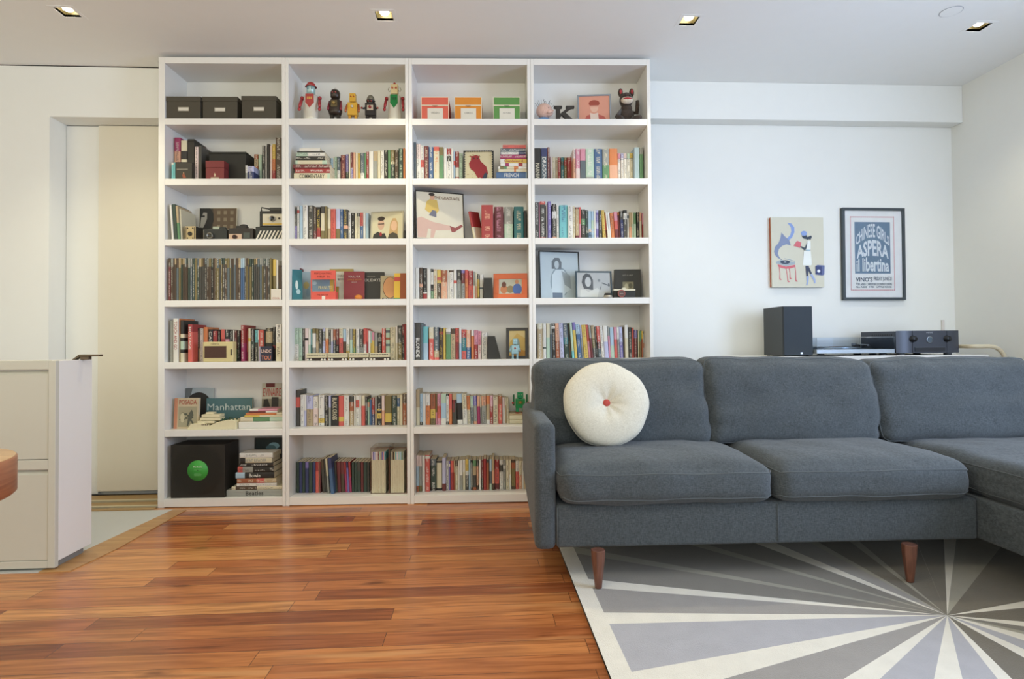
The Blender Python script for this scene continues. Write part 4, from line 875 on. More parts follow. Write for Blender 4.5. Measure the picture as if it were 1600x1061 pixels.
# --- tin robots
def robot(c, r, x0, x1, yt, w, name, label, kind, oy=None, sc=SC8, dz=0):
    uc, wd, h = item(c, r, x0, x1, yt, w, sc, oy); h -= dz
    t = put('toy_robot', label, 'toy robot', c, r, uc, w, 'tin toy robots', dz=dz)
    g = lambda x, metal=.3: mat(x, .35, metal)
    if kind == 'skirt':   # tall white skirted robots with red arms
        C1, ARM, CH, HD = name
        b = MB()
        n = 28; pr = [(.29, 0), (.285, .12), (.265, .35), (.27, .5), (.275, .64), (.17, .69)]
        b.lathe([(a*wd*1.12, z*h) for a, z in pr], g(C1), n, M=Matrix.Diagonal((1, .72, 1, 1))); obj('body', b, t)
        b = MB(); b.prism([(-.17*wd, .66*h), (.17*wd, .66*h), (.18*wd, .46*h), (0, .33*h), (-.18*wd, .46*h)], -.225*wd, -.14*wd, g(CH)); obj('chest_panel', b, t, label='coloured shield on chest')
        if CH[0] == 'b' or 1:
            b = MB()
            for q in range(3): b.box(-.10*wd+q*.075*wd, -.05*wd+q*.075*wd, -.23*wd, -.226*wd, .53*h, .59*h, g('d8b25c' if CH != '157a3a' else '1f4a2c'))
            obj('chest_gauges', b, t)
        b = MB()
        if HD == 'helmet':
            b.lathe([(.12*wd, .69*h), (.18*wd, .71*h), (.19*wd, .83*h), (.18*wd, .9*h)], g('a9c6c4'), 24); obj('head', b, t)
            b = MB(); b.ball((0, 0, .9*h), (.19*wd, .18*wd, .09*h), g('b6403c'), 22); b.lathe([(.24*wd, .865*h), (.25*wd, .875*h), (.16*wd, .9*h)], g('b6403c'), 24, cap=False); obj('helmet', b, t, label='red rounded helmet with brim')
            b = MB(); b.box(-.1*wd, .1*wd, -.175*wd, -.16*wd, .78*h, .85*h, g('3a6f86')); obj('visor', b, t)
        else:
            b.box(-.17*wd, .17*wd, -.13*wd, .13*wd, .70*h, .94*h, g('dcc99a')); obj('head', b, t, bevel=.004)
            for s_ in (-1, 1):
                b = MB(); b.lathe([(.045*wd, 0), (.045*wd, .03*wd), (.02*wd, .035*wd)], g('b8503a'), 16, M=T(s_*.085*wd, -.13*wd, .84*h) @ RX(math.pi/2)); obj('eye', b, t)
                b = MB(); b.tube([(s_*.17*wd, 0, .80*h), (s_*.27*wd, 0, .78*h), (s_*.30*wd, 0, .83*h), (s_*.25*wd, 0, .87*h)], .008*wd+.001, g('8d8468', .9), 6); obj('ear_coil', b, t)
            b = MB(); b.ball((0, 0, .955*h), (.07*wd, .07*wd, .045*h), g('b03a34'), 16); obj('top_light', b, t, label='red dome on head')
        for s_ in (-1, 1):
            b = MB(); b.ball((s_*.38*wd, 0, .6*h), (.085*wd, .08*wd, .05*h), g(ARM), 14); b.tube([(s_*.38*wd, 0, .6*h), (s_*.41*wd, -.02, .44*h), (s_*.43*wd, -.03, .34*h)], [.06*wd, .07*wd, .05*wd], g(ARM), 10); b.ball((s_*.43*wd, -.032, .29*h), (.07*wd, .06*wd, .045*h), g(ARM), 12); obj('arm', b, t, label='glossy red arm')
        return t
    C1, C2, ARM, CH, FT = name; aw_ = wd; wd = wd*{'round': 1.35, 'square': 1.2, 'dome': 1.12, 'green': 1.12}[kind]; ax_ = aw_/wd
    lw = .17 if kind != 'square' else .14
    for s_ in (-1, 1):
        b = MB(); b.box(s_*.17*wd-lw*wd*.62, s_*.17*wd+lw*wd*.62, -.17*wd, .16*wd, 0, .05*h, g(FT)); b.box(s_*.17*wd-lw*wd*.5, s_*.17*wd+lw*wd*.5, -.1*wd, .12*wd, .05*h, .3*h, g(C2)); obj('leg', b, t, bevel=.002)
    b = MB()
    if kind == 'round': b.lathe([(.30*wd, .22*h), (.36*wd, .32*h), (.34*wd, .46*h), (.33*wd, .58*h), (.22*wd, .68*h), (.14*wd, .7*h)], g(C1), 24, M=Matrix.Diagonal((1, .72, 1, 1)))
    else: b.box(-.27*wd, .27*wd, -.16*wd, .16*wd, .24*h, .68*h, g(C1))
    obj('torso', b, t, bevel=.003 if kind != 'round' else 0)
    y = -.165*wd if kind != 'round' else -.262*wd
    b = MB(); b.box(-.16*wd, .16*wd, y, y+.03*wd, .42*h, .6*h, g(CH[0])); obj('chest_panel', b, t)
    b = MB(); b.lathe([(.07*wd, 0), (.07*wd, .012)], g(CH[1]), 18, M=T(0, y+.001, .52*h) @ RX(math.pi/2)); obj('chest_dial', b, t)
    b = MB()
    if kind == 'dome':
        b.lathe([(.2*wd, .69*h), (.22*wd, .75*h), (.24*wd, .78*h)], g(C1), 20); obj('head', b, t)
        b = MB(); b.ball((0, 0, .79*h), (.21*wd, .19*wd, .2*h), mat('8b8878', .15, .6), 20); obj('dome', b, t, label='grey dome top')
    elif kind == 'round':
        b.lathe([(.17*wd, .69*h), (.24*wd, .73*h), (.25*wd, .86*h), (.2*wd, .92*h), (.06*wd, .94*h)], g(C1), 20); obj('head', b, t)
        b = MB(); b.tube([(.03*wd*math.cos(a)*2, 0, .965*h+.03*h*math.sin(a)) for a in [i*.628 for i in range(10)]], .0012, g('a09a88', .9), 5, closed=True); obj('antenna_loop', b, t)
    else: b.box(-.17*wd, .17*wd, -.13*wd, .13*wd, .70*h, .985*h, g(C2 if kind == 'green' else C1)); b.box(-.08*wd, .08*wd, -.08*wd, .08*wd, .67*h, .71*h, g('3a3630')); obj('head', b, t, bevel=.003)
    ez = {'dome': .72, 'round': .83}.get(kind, .87); ey = {'dome': -.21, 'round': -.235}.get(kind, -.13)*wd
    for s_ in (-1, 1):
        b = MB(); b.lathe([(.035*wd, 0), (.03*wd, .008)], g(CH[2]), 12, M=T(s_*.08*wd, ey+.002, ez*h) @ RX(math.pi/2)); obj('eye', b, t)
        b = MB()
        if kind == 'dome': b.tube([(s_*.27*aw_, 0, .55*h), (s_*.38*aw_, -.02, .47*h), (s_*.45*aw_, -.03, .47*h)], [.06*aw_, .05*aw_, .045*aw_], g(ARM), 10); b.ball((s_*.46*aw_, -.03, .47*h), .055*wd, g('9a3a34'), 12)
        elif kind == 'green': b.box(s_*.37*wd-.05*wd, s_*.37*wd+.05*wd, -.05*wd, .07*wd, .36*h, .88*h, g(ARM)); b.ball((s_*.42*wd, -.03, .5*h), .07*wd, g('a03434'), 12)
        else: b.tube([(s_*.38*aw_, 0, .62*h), (s_*.44*aw_, -.015, .42*h), (s_*.44*aw_, -.02, .34*h)], [.06*wd, .065*wd, .05*wd], g(ARM), 10)
        obj('arm', b, t)
    return t
robot(1, 1, 150, 455, 66, .075, ('d9d5c8', 'a83a3e', 'b34a46', 'helmet'), 'tall white tin robot with red arms and red helmet, leftmost on top shelf', 'skirt')
robot(1, 1, 528, 715, 150, .075, ('3a2f28', '2f2a24', '8e3440', ('6a5c3c', 'a88e54', 'b8605a'), '2a2622'), 'dark brown round-bellied tin robot with antenna loop on top shelf', 'round')
robot(1, 1, 755, 952, 222, .075, ('d9a93c', 'cf9a36', 'b8663a', ('e0b040', 'ddd6c0', 'a8502e'), 'c05a34'), 'yellow square tin robot in the middle of the top shelf', 'square')
robot(1, 1, 975, 1200, 236, .075, ('2e2a28', '2a2624', '2e2a28', ('c9b9a4', '9a3630', 'c04a3a'), '24211e'), 'small black tin robot with grey dome head on top shelf', 'dome')
robot(1, 1, 1262, 1542, 76, .075, ('d9d5c6', 'a03438', '157a3a', 'box'), 'tall white tin robot with green chest and cream square head', 'skirt')

# --- coral, orange and green boxes with labels
for x0, x1, col_, word, lb in ((75, 257, 'd9644e', 'VIDEO', 'coral red file box with white edging on top shelf'), (295, 475, 'd98a2c', 'CARDS', 'orange file box with white edging on top shelf'), (550, 727, '5c9048', 'PICTURES', 'green file box with white edging on top shelf')):
    uc, wd, h = item(2, 1, x0, x1, 133, .03, 4.2105)
    t = put('file_box', lb, 'box', 2, 1, uc, .03, 'coloured file boxes on the top shelf')
    m = mat(col_, .6); e = mat('e6dcc0', .6); dd = .19
    b = MB(); b.box(-wd/2+.001, wd/2-.001, .001, dd, 0, h*.64, m); b.frame(-wd/2, wd/2, 0, h*.64, -.0003, .0025, .003, e); obj('box_body', b, t)
    b = MB(); b.box(-wd/2+.0005, wd/2-.0005, .0005, dd, h*.645, h-.0005, m); b.frame(-wd/2, wd/2, h*.645, h, -.0008, .002, .0035, e); obj('lid', b, t)
    b = MB(); b.box(-wd*.27, wd*.29, -.001, .0005, .008, h*.52, mat('ded8c8', .7)); obj('paper_label', b, t, label='white paper label')
    lettering(t, word, '77756e', .002, -.0015, h*.32, w=wd*.30)
    b = MB(); b.prism([(wd*.1*math.cos(a), h*.64-.007*math.sin(a)) for a in [i*math.pi/8 for i in range(9)]], -.0012, .0005, mat('8e5a3c' if col_ != '5c9048' else '3f6a34', .6)); obj('finger_notch', b, t)

# --- rag doll, letter K, portrait, sock monkey
uc, wd, h = item(3, 1, 822, 945, 105, .08, 4.2105, ox=640)
t = put('rag_doll', 'pink-faced rag doll with thin dark hair and blue shirt on top shelf', 'doll', 3, 1, max(uc, UB[3][0]+.055), .09)
sk = fabric_mat('cfa594', 'e2bfae', 'pink_felt', 500)
b = MB(); b.lathe([(.03, 0), (.042, .008), (.038, .032), (.022, .042)], fabric_mat('4a7aa8', '6a98c4', 'blue_cloth', 500), 20, M=Matrix.Diagonal((1, .7, 1, 1))); obj('shirt', b, t)
b = MB(); b.ball((.002, -.002, .082), (.050, .043, .046), sk, 24); b.ball((.028, -.018, .066), (.028, .026, .024), sk, 18); b.ball((.052, -.028, .075), (.007, .007, .007), sk, 10); obj('head', b, t)
b = MB()
rh = random.Random(3)
for k in range(11):
    a = -.9+k*.2; x0_, z0_ = .046*math.sin(a), .082+.044*math.cos(a); q = rh.uniform(-.4, .4)
    b.tube([(x0_, -.002, z0_-.004), (x0_+.012*math.sin(a+q), -.006, z0_+.016*math.cos(a)), (x0_+.02*math.sin(a+q*2), -.004, z0_+.028*math.cos(a)+.004)], .0011, mat('2e2622', .9), 5)
obj('hair', b, t, label='sparse dark yarn hair')
b = MB(); b.ball((.026, -.041, .088), (.003, .002, .004), mat('201a18', .3), 8); b.tube([(.012, -.045, .056), (.026, -.046, .051), (.042, -.042, .055), (.05, -.036, .063)], .001, mat('33241f', .8), 5); obj('face_stitching', b, t)

uc, wd, h = item(3, 1, 950, 1092, 188, .05, 4.2105, ox=640)
Kp = [(0, 0), (.36, 0), (.36, .13), (.29, .15), (.29, .36), (.37, .45), (.60, .15), (.53, .13), (.53, 0), (1, 0), (1, .13), (.9, .16), (.52, .62), (.80, .86), (.95, .88), (.95, 1), (.56, 1), (.56, .88), (.63, .86), (.29, .53), (.29, .86), (.38, .88), (.38, 1), (0, 1), (0, .88), (.1, .86), (.1, .15), (0, .13)]
b = MB(); b.prism([(-wd/2+x*wd, z*h) for x, z in Kp], 0, .022, mat('2f2a24', .6)); k_ = obj('letter_block', b, bevel=.0008); k_.matrix_world = SHM(uc, .055, ZB[1]+.0003); tag(k_, 'dark wooden slab-serif letter K standing on the top shelf', 'letter')

def picture_frame(label, c, r, uc, w, wd, h, fw, fcol, rz=0, rx=-.08, group=None, th=.014, prnt=None, cat='picture frame', base='d8d4c8', mat_=0.0, matc='e6e2d6', gloss=True):
    t = put('framed_picture', label, cat, c, r, uc, w, group, rz, dz=abs(math.sin(rx))*th*.0+.0002, rx=rx)
    F = mat(fcol, .4)
    b = MB(); b.frame(-wd/2, wd/2, 0, h, 0, th, fw, F); obj('frame', b, t, bevel=.0008)
    b = MB(); b.box(-wd/2+fw*.6, wd/2-fw*.6, th*.55, th*.8, fw*.6, h-fw*.6, mat('5a5046', .8)); obj('backing', b, t)
    iw, ih = wd-2*fw, h-2*fw
    if mat_:
        b = MB(); b.box(-iw/2, iw/2, th*.35, th*.5, fw, fw+ih, mat(matc, .8)); obj('mount', b, t)
    kk = 1-mat_
    if prnt: card_print(t, 'picture', iw*kk, ih*kk, prnt, th*.3, fw+ih*mat_/2, base)
    return t
uc, wd, h = item(3, 1, 1105, 1325, 108, .10, 4.2105, ox=640)
picture_frame('silver framed pink portrait photograph of a person in cap and red jacket', 3, 1, uc, .10, wd, h, .010, '8f9498', prnt=[
    ('b85a4e', [(.1, 0), (.25, .3), (.42, .36), (.6, .36), (.82, .26), (.98, 0)]), ('e0c8b8', [(.38, 0), (.36, .4), (.48, .36), (.62, .4), (.66, 0)]), ('e2b49a', ell(.5, .58, .13, .17)), ('9e4a38', ell(.5, .74, .18, .12)), ('d9a088', rect(.36, .66, .6, .66))], base='d9977e', rz=-.08)
uc, wd, h = item(3, 1, 1345, 1520, 68, .07, 4.2105, ox=640)
uc = min(uc, UB[3][1]-wd/2-.014)
SO_ = fabric_mat('2f2722', '54463c', 'dark_sock_knit', 300); CRs = fabric_mat('c9b9a4', 'e6d8c4', 'cream_sock', 300); RDs = fabric_mat('9e2f34', 'c04a4a', 'red_sock', 300)
t = put('sock_monkey', 'dark brown sock monkey with red and cream muzzle slumped at top shelf end', 'soft toy', 3, 1, uc, .07)
hw = wd/2
b = MB(); b.ball((-.002, .035, h*.24), (hw*.62, .04, h*.25), SO_, 22); b.ball((0, .03, h*.45), (hw*.42, .032, h*.16), SO_, 18); obj('body', b, t)
b = MB(); b.ball((-.004, .02, h*.67), (hw*.5, .042, h*.21), SO_, 22); obj('head', b, t)
b = MB(); b.ball((-.006, -.012, h*.61), (hw*.46, .026, h*.095), CRs, 20); obj('muzzle', b, t, label='cream muzzle'); 
b = MB(); b.ball((-.006, -.026, h*.625), (hw*.34, .016, h*.035), RDs, 18); obj('mouth', b, t, label='red mouth')
for s_ in (-1, 1):
    b = MB(); b.ball((s_*hw*.42-.004, .02, h*.88), (hw*.19, .014, h*.12), SO_, 14); obj('ear', b, t)
    b = MB(); b.ball((s_*hw*.42-.004, .008, h*.885), (hw*.10, .006, h*.06), RDs, 12); obj('ear_lining', b, t, label='red ear lining')
    b = MB(); b.ball((s_*hw*.16-.005, -.02, h*.74), .0035, mat('15110f', .2), 8); obj('eye', b, t)
    b = MB(); b.tube([(s_*hw*.4, .02, .03), (s_*hw*.6, -.02, .022), (s_*hw*.82, -.045, .018)], [.02, .019, .016], SO_, 12); obj('leg', b, t)
b = MB(); b.tube([(hw*.45, .04, h*.36), (hw*.78, .03, h*.34), (hw*.84, .03, h*.55), (hw*.84, .03, h*.68)], [.012, .013, .013, .011], SO_, 12); obj('arm', b, t)
b = MB(); b.tube([(-hw*.4, .03, h*.4), (-hw*.8, .0, h*.18), (-hw*.7, -.03, .03)], [.012, .013, .011], SO_, 12); obj('arm', b, t)

# --- second row: boxes, owl tile
def plain_box(name, label, cat, c, r, x0, x1, yt, w, dep, col_, lid=0.0, bev=.001, oy=None, group=None):
    uc, wd, h = item(c, r, x0, x1, yt, w, oy=oy); uc = min(max(uc, UB[c][0]+wd/2+.002), UB[c][1]-wd/2-.002)
    t = put(name, label, cat, c, r, uc, w, group); m = mat(col_, .6)
    hb = h*(1-lid)-(.001 if lid else 0)
    b = MB(); b.box(-wd/2, wd/2, 0, dep, 0, hb, m); obj('box_body', b, t, bevel=bev)
    if lid: b = MB(); b.box(-wd/2-.0008, wd/2+.0008, -.0008, dep+.0008, hb+.001, h, m); obj('lid', b, t, bevel=bev)
    return t, wd, h
t, wd, h = plain_box('slipcase', 'black slipcase with red figure and lettering at front of second shelf', 'box', 0, 2, 162, 378, 406, .02, .055, '38342a', .03)
card_print(t, 'emblem', .03, .035, [('8e4a30', [(.4, 0), (.2, .5), (.35, .7), (.4, 1), (.6, 1), (.65, .7), (1, .1)]), ('c9a07a', ell(.5, .9, .1, .1))], z0=.008)
b = MB(); b.box(-wd*.42, wd*.25, -.0006, -.0002, h*.58, h*.605, mat('b0aa98', .6)); obj('title_bar', b, t)
t, wd, h = plain_box('storage_box', 'tall black file box standing behind small books on second shelf', 'box', 0, 2, 322, 408, 105, .085, .15, '35312a', .05)
t, wd, h = plain_box('gift_box', 'maroon lidded box with small figure emblem on second shelf', 'box', 0, 2, 560, 800, 388, .02, .06, '7c3230', .36)
card_print(t, 'emblem', .02, .022, [('c9b090', [(.3, 0), (.2, .6), (.5, 1), (.8, .5), (.7, 0)])], y=-.0012, z0=.018)
b = MB(); b.box(-wd*.22, wd*.22, -.0012, -.0003, .004, .014, mat('b5a58c', .6)); obj('title_bar', b, t)
uc, wd, h = item(0, 2, 602, 1085, 270, .10)
t, wd, h = plain_box('storage_box', 'wide black storage box behind the maroon box on second shelf', 'box', 0, 2, 602, 1088, 272, .09, .14, '25231c', .06)
uc, wd, h = item(2, 2, 705, 1106, 245, .06)
t = put('owl_picture_tile', 'square picture tile of a dark red owl with scalloped black border', 'picture', 2, 2, uc, .062, rx=-.06)
b = MB(); b.box(-wd/2, wd/2, 0, .012, 0, h, mat('2c2a2a', .5)); obj('tile', b, t, bevel=.001)
owl = [(.18, .86), (.24, .83), (.32, .85), (.42, .88), (.5, .84), (.55, .86), (.53, .78), (.57, .66), (.68, .56), (.78, .46), (.82, .3), (.84, .18), (.76, .26), (.7, .22), (.62, .04), (.55, .1), (.5, .06), (.44, .12), (.34, .3), (.24, .36), (.18, .46), (.16, .58), (.22, .68), (.24, .78)]
sc_ = []
for k in range(12):
    q = (k+.5)/12
    sc_ += [('2c2a2a', ell(q, .0, .028, .028, 10)), ('2c2a2a', ell(q, 1.0, .028, .028, 10)), ('2c2a2a', ell(0, q, .028, .028, 10)), ('2c2a2a', ell(1.0, q, .028, .028, 10))]
rt = random.Random(8)
br_ = [('a0885c', ell(rt.uniform(.08, .92), rt.choice((rt.uniform(.08, .2), rt.uniform(.78, .9))), rt.uniform(.02, .05), rt.uniform(.006, .012), 8)) for _ in range(14)]
card_print(t, 'owl_picture', wd*.92, h*.93, br_+[('2d3440', [(.62, .3), (.82, .3), (.8, .1), (.72, .0), (.6, .02)]), ('8c1f24', owl), ('2a1a1a', ell(.34, .76, .025, .02, 10)), ('2a1a1a', ell(.46, .76, .025, .02, 10))]+sc_, base='c9bd98', z0=h*.035)

# --- third row: print, cameras, frames
uc, wd, h = item(0, 3, 450, 950, 215, .20)
t = put('photo_print', 'wide monochrome photo card of a face beside a brick building', 'photograph', 0, 3, uc, .215, rx=-.05)
b = MB(); b.box(-wd/2, wd/2, 0, .003, 0, h, mat('ded6c2', .6)); obj('card', b, t)
hz0 = h*.42
wn = []
for i in range(3):
    for j in range(3): wn.append(('8f8068', rect(.47+i*.18, .56+i*.18, .05+j*.33, .22+j*.33)))
card_print(t, 'picture', wd*.97, h-hz0-.002, [('6b5844', rect(.36, 1, 0, 1))]+wn+[('2e2c28', [(0, 0), (0, 1), (.28, 1), (.37, .75), (.38, .4), (.3, .05), (.2, 0)]), ('a8a294', [(.02, .1), (.04, .55), (.1, .8), (.2, .78), (.2, .5), (.16, .3), (.1, .08)]), ('2e2c28', rect(.04, .14, .58, .66))], z0=hz0, base='4c4438')
def lens(t, x, y, z, r, l=.015, rim='8d8a80', gl='1c2226'):
    b = MB(); b.lathe([(r, 0), (r, l), (r*.82, l), (r*.8, l*.5)], mat(rim, .3, .7), 24, M=T(x, y, z) @ RX(math.pi/2)); b.lathe([(.001, l*.5), (r*.8, l*.5)], mat(gl, .08), 24, M=T(x, y, z) @ RX(math.pi/2), cap=False); obj('lens', b, t)
def camera_thing(label, c, r, x0, x1, yt, w, dep, rz=0):
    uc, wd, h = item(c, r, x0, x1, yt, w); return put('camera', label, 'camera', c, r, uc, w, 'old cameras on the shelf', rz), wd, h
t, wd, h = camera_thing('vintage box camera with tan patterned face on third shelf', 0, 3, 285, 425, 468, .03, .1)
b = MB(); b.box(-wd/2, wd/2, .003, .095, 0, h, mat('26241f', .7)); obj('camera_body', b, t, bevel=.001)
b = MB(); b.box(-wd/2, wd/2, 0, .003, 0, h, mat('bfa878', .5)); obj('faceplate', b, t)
b = MB()
for sx in (-1, 1):
    for sz in (-1, 1): b.lathe([(.0045, 0), (.0045, .0012)], mat('4a4030', .5), 12, M=T(sx*wd*.25, 0, h*.5+sz*h*.36) @ RX(math.pi/2))
b.box(-wd*.42, -wd*.36, -.0008, 0, h*.08, h*.92, mat('5a5040', .5)); b.box(wd*.36, wd*.42, -.0008, 0, h*.08, h*.92, mat('5a5040', .5)); obj('face_pattern', b, t)
lens(t, 0, 0, h*.45, wd*.2, .006, '5a5244')
t, wd, h = camera_thing('black rangefinder camera with silver lens ring beside the box camera', 0, 3, 535, 835, 505, .04, .06)
b = MB(); b.box(-wd/2, wd/2, 0, .035, 0, h, mat('2b2c28', .6)); obj('camera_body', b, t, bevel=.003)
b = MB(); b.box(-wd*.12, wd*.16, .003, .032, h+.0002, h+.016, mat('8e9488', .3, .6)); b.box(wd*.2, wd*.42, .004, .03, h+.0002, h+.012, mat('2b2c28', .5)); obj('viewfinder', b, t, label='silver viewfinder housing')
lens(t, -wd*.19, 0, h*.38, .0175, .02)
t, wd, h = camera_thing('dark brown camera with pink-tan face and flash mount on third shelf', 0, 3, 850, 1180, 490, .04, .07)
b = MB(); b.box(-wd/2, wd/2, .004, .05, 0, h, mat('2e2620', .5)); obj('camera_body', b, t, bevel=.003)
b = MB(); b.box(-wd*.46, wd*.05, 0, .004, 0, h*.5, mat('cfae92', .5)); obj('faceplate', b, t, bevel=.001)
b = MB(); b.box(-wd*.2, wd*.22, .01, .04, h, h+.015, mat('2a2520', .5)); b.ball((.01, .025, h+.018), (.024, .014, .009), mat('2a2520', .5), 16); obj('viewfinder', b, t)
lens(t, -wd*.21, 0, h*.25, .0135, .01, '6a4a40'); 
b = MB(); b.box(wd*.12, wd*.38, .0015, .004, h*.18, h*.62, mat('3c423c', .3)); obj('window', b, t)
uc, wd, h = item(0, 3, 1192, 1562, 470, .03); uc = UB[0][1]-wd/2-.003
t = put('camera_case', 'black camera base box with white diagonal stripes on third shelf', 'camera case', 0, 3, uc, .03)
b = MB(); b.box(-wd/2, wd/2, 0, .09, 0, h, mat('2a2c28', .5)); obj('box_body', b, t, bevel=.006)
b = MB(); n = 8
for k in range(n):
    x0_ = -wd/2+wd*(k+.05)/n; x1_ = x0_+wd/n*.48; sl = h*.35
    pts = [(x0_, .0), (x1_, .0), (min(x1_+sl, wd/2), h*.68), (min(x0_+sl, wd/2), h*.68)]
    b.add([(x, -.0008, z) for x, z in pts], [[0, 1, 2, 3]], mat('ddd4c2', .5))
obj('stripes', b, t, label='white diagonal stripes'); hc_ = h
uc2, wd2, hh = item(0, 3, 1243, 1562, 262, .03); uc2 = UB[0][1]-wd2/2-.004
t = thing('camera', 'large vintage instant camera with beige front on top of the striped box', 'camera', SHM(uc2, .035, ZB[3]+hc_+.0012), 'old cameras on the shelf')
hb = hh-hc_-.001
b = MB(); b.box(-wd2/2, wd2/2, .004, .07, 0, hb, mat('26231f', .5)); obj('camera_body', b, t, bevel=.003)
b = MB(); b.box(-wd2*.36, wd2*.5, 0, .004, hb*.06, hb*.8, mat('cfc6ae', .4)); obj('faceplate', b, t)
b = MB(); b.box(-wd2*.36, wd2*.5, -.0008, 0, hb*.1, hb*.2, mat('c9a548', .4)); obj('yellow_stripe', b, t)
lens(t, wd2*.06, 0, hb*.48, .0165, .012); 
b = MB(); b.lathe([(.006, 0), (.006, .004)], mat('2a2826', .4), 14, M=T(wd2*.33, 0, hb*.5) @ RX(math.pi/2)); obj('sensor', b, t)
b = MB(); b.box(-wd2*.1, wd2*.38, .01, .05, hb, hb+.022, mat('3a3832', .5)); obj('flash_bar', b, t, bevel=.003)
b = MB(); b.tube([(-wd2*.46, .02, hb), (-wd2*.46, .02, hb+.024), (-wd2*.1, .02, hb+.014)], .004, mat('26231f', .5), 8); obj('folding_arm', b, t)

uc, wd, h = item(1, 3, 1070, 1520, 262, .08)
picture_frame('silver framed portrait of two people in dark clothes, third shelf', 1, 3, uc, .075, wd, h, .008, 'b5ad96', rz=-.16, rx=-.1, base='cfc6a4', prnt=[
    ('34322e', [(.02, 0), (.06, .2), (.2, .3), (.32, .22), (.42, .24), (.48, .1), (.5, 0)]), ('c9a58a', ell(.3, .56, .11, .2)), ('3a2c22', ell(.3, .78, .12, .08)), ('2a2522', rect(.2, .4, .57, .6)), ('c2a070', [(.56, .1), (.6, .6), (.68, .78), (.78, .78), (.86, .6), (.86, .15)]), ('dcb594', ell(.73, .5, .1, .19)), ('4a4438', [(.52, 0), (.58, .2), (.7, .26), (.84, .2), (.9, 0)]), ('9a3034', ell(.3, .2, .04, .08))])
uc, wd, h = item(1, 3, 1500, 1548, 520, .05); b = MB(); b.box(-.008, .008, 0, .1, 0, h, mat('221f1c', .6)); o_ = obj('camera_battery_box', b, bevel=.001); o_.name = 'small_box'; o_.matrix_world = SHM(UB[1][1]-.012, .06, ZB[3]+.0003); tag(o_, 'narrow black box at the right end behind the couple portrait', 'box')

uc, wd, h = item(2, 3, 112, 720, 60, .10)
t = picture_frame('large thin black framed poster reading THE GRADUATE, tilted on third shelf', 2, 3, uc, .055, wd*1.06, h*1.06, .006, '26231f', rz=.30, rx=-.09, base='cfc8b4', prnt=[
    ('c9a89a', [(0, .42), (.1, .46), (.35, .36), (.7, .3), (.72, .2), (.4, .18), (.35, .02), (.28, .02), (.3, .2), (.24, .22), (.2, .02), (.02, .02)]), ('8e4a44', [(.7, .3), (.74, .16), (.8, .16), (.99, .3), (.96, .34), (.82, .26)]),
    ('c9ac5c', [(.18, .62), (.22, .8), (.3, .86), (.44, .84), (.48, .62), (.42, .54), (.26, .56)]), ('6a6a78', [(.26, .5), (.34, .62), (.42, .6), (.42, .46)]), ('c99c80', ell(.34, .9, .05, .07)), ('33261e', ell(.33, .955, .065, .035))])
lettering(t, 'THE GRADUATE', '6a4a34', wd*.16, .002, h*.93, w=wd*.56, h=h*.07)
# red book leaning against the big red one: cover towards the right of the poster
uc, wd, h = item(2, 3, 690, 870, 275, .07)
me = book_mesh(.014, .10, h*1.02, [('r', 0, .55), ('c', .55, 1)], None); o_ = bpy.data.objects.new('book', me); COL.objects.link(o_); o_.matrix_world = SHM(uc+.035, .08, ZB[3]+.003) @ RY(-.2) @ RZ(-.55)
tag(o_, 'leaning red book with cream lower cover beside the tilted poster', 'book')

# --- fourth row: children's books, booth, small figures
def cover_book(label, c, r, x0, x1, yt, w, th, col_, prnt, rz=0, rx=-.06, oy=None, spine=None, letters=(), cat='book', dz=0, name='book'):
    uc, wd, h = item(c, r, x0, x1, yt, w, oy=oy); uc = min(max(uc, UB[c][0]+wd/2*math.cos(rz)+.004), UB[c][1]-wd/2*math.cos(rz)-.002)
    t = put(name, label, cat, c, r, uc, w, None, rz, dz, rx)
    m = mat(col_, .5)
    b = MB(); b.box(-wd/2, wd/2, 0, .0015, 0, h, m); b.box(-wd/2, wd/2, th-.0015, th, 0, h, m); b.box(-wd/2, -wd/2+.002, .0015, th-.0015, 0, h, mat(spine or col_, .5)); obj('cover', b, t)
    b = MB(); b.box(-wd/2+.002, wd/2-.002, .0016, th-.0016, .002, h-.002, PAGES); obj('pages', b, t)
    if prnt: card_print(t, 'cover_picture', wd, h, prnt, -.0002)
    for tx, cc, x, z, w_, h_ in letters: lettering(t, tx, cc, x*wd, -.003, z*h, w=w_*wd, h=h_*h)
    return t, wd, h
cover_book('olive-yellow book cover standing behind the red booth', 1, 4, 540, 852, 234, .195, .012, 'b59a54', [])
cover_book('pale blue illustrated book cover left of the red booth', 1, 4, 172, 300, 274, .185, .008, 'a9bcc0', [('c9b878', ell(.5, .55, .3, .12)), ('8fa8b4', ell(.7, .3, .2, .15))])
cover_book('white book cover with black words between booth and red book', 1, 4, 628, 760, 270, .165, .012, 'd6d0bc', [('b0883e', rect(0, .3, .05, .5))], letters=[('CHARLIE', '33302c', -.02, .86, .7, .07), ('BROWN', '33302c', -.02, .74, .6, .07)])
cover_book('muted red book cover with white title lines on fourth shelf', 1, 4, 730, 1000, 268, .145, .015, '8e3438', [], letters=[("YOU'LL FLIP,", 'e0d2c0', .02, .82, .6, .07), ('CHARLIE BROWN', 'c9824a', .02, .72, .72, .06), ('PEANUTS', 'd8c8b4', .02, .63, .26, .03)])
cover_book('black book cover with white word HOLIDAYS on fourth shelf', 1, 4, 920, 1262, 276, .17, .014, '38352f', [], letters=[('HOLIDAYS', 'ddd8cc', .0, .72, .72, .1), ('PEANUTS', 'b8b2a4', .0, .84, .3, .03)])
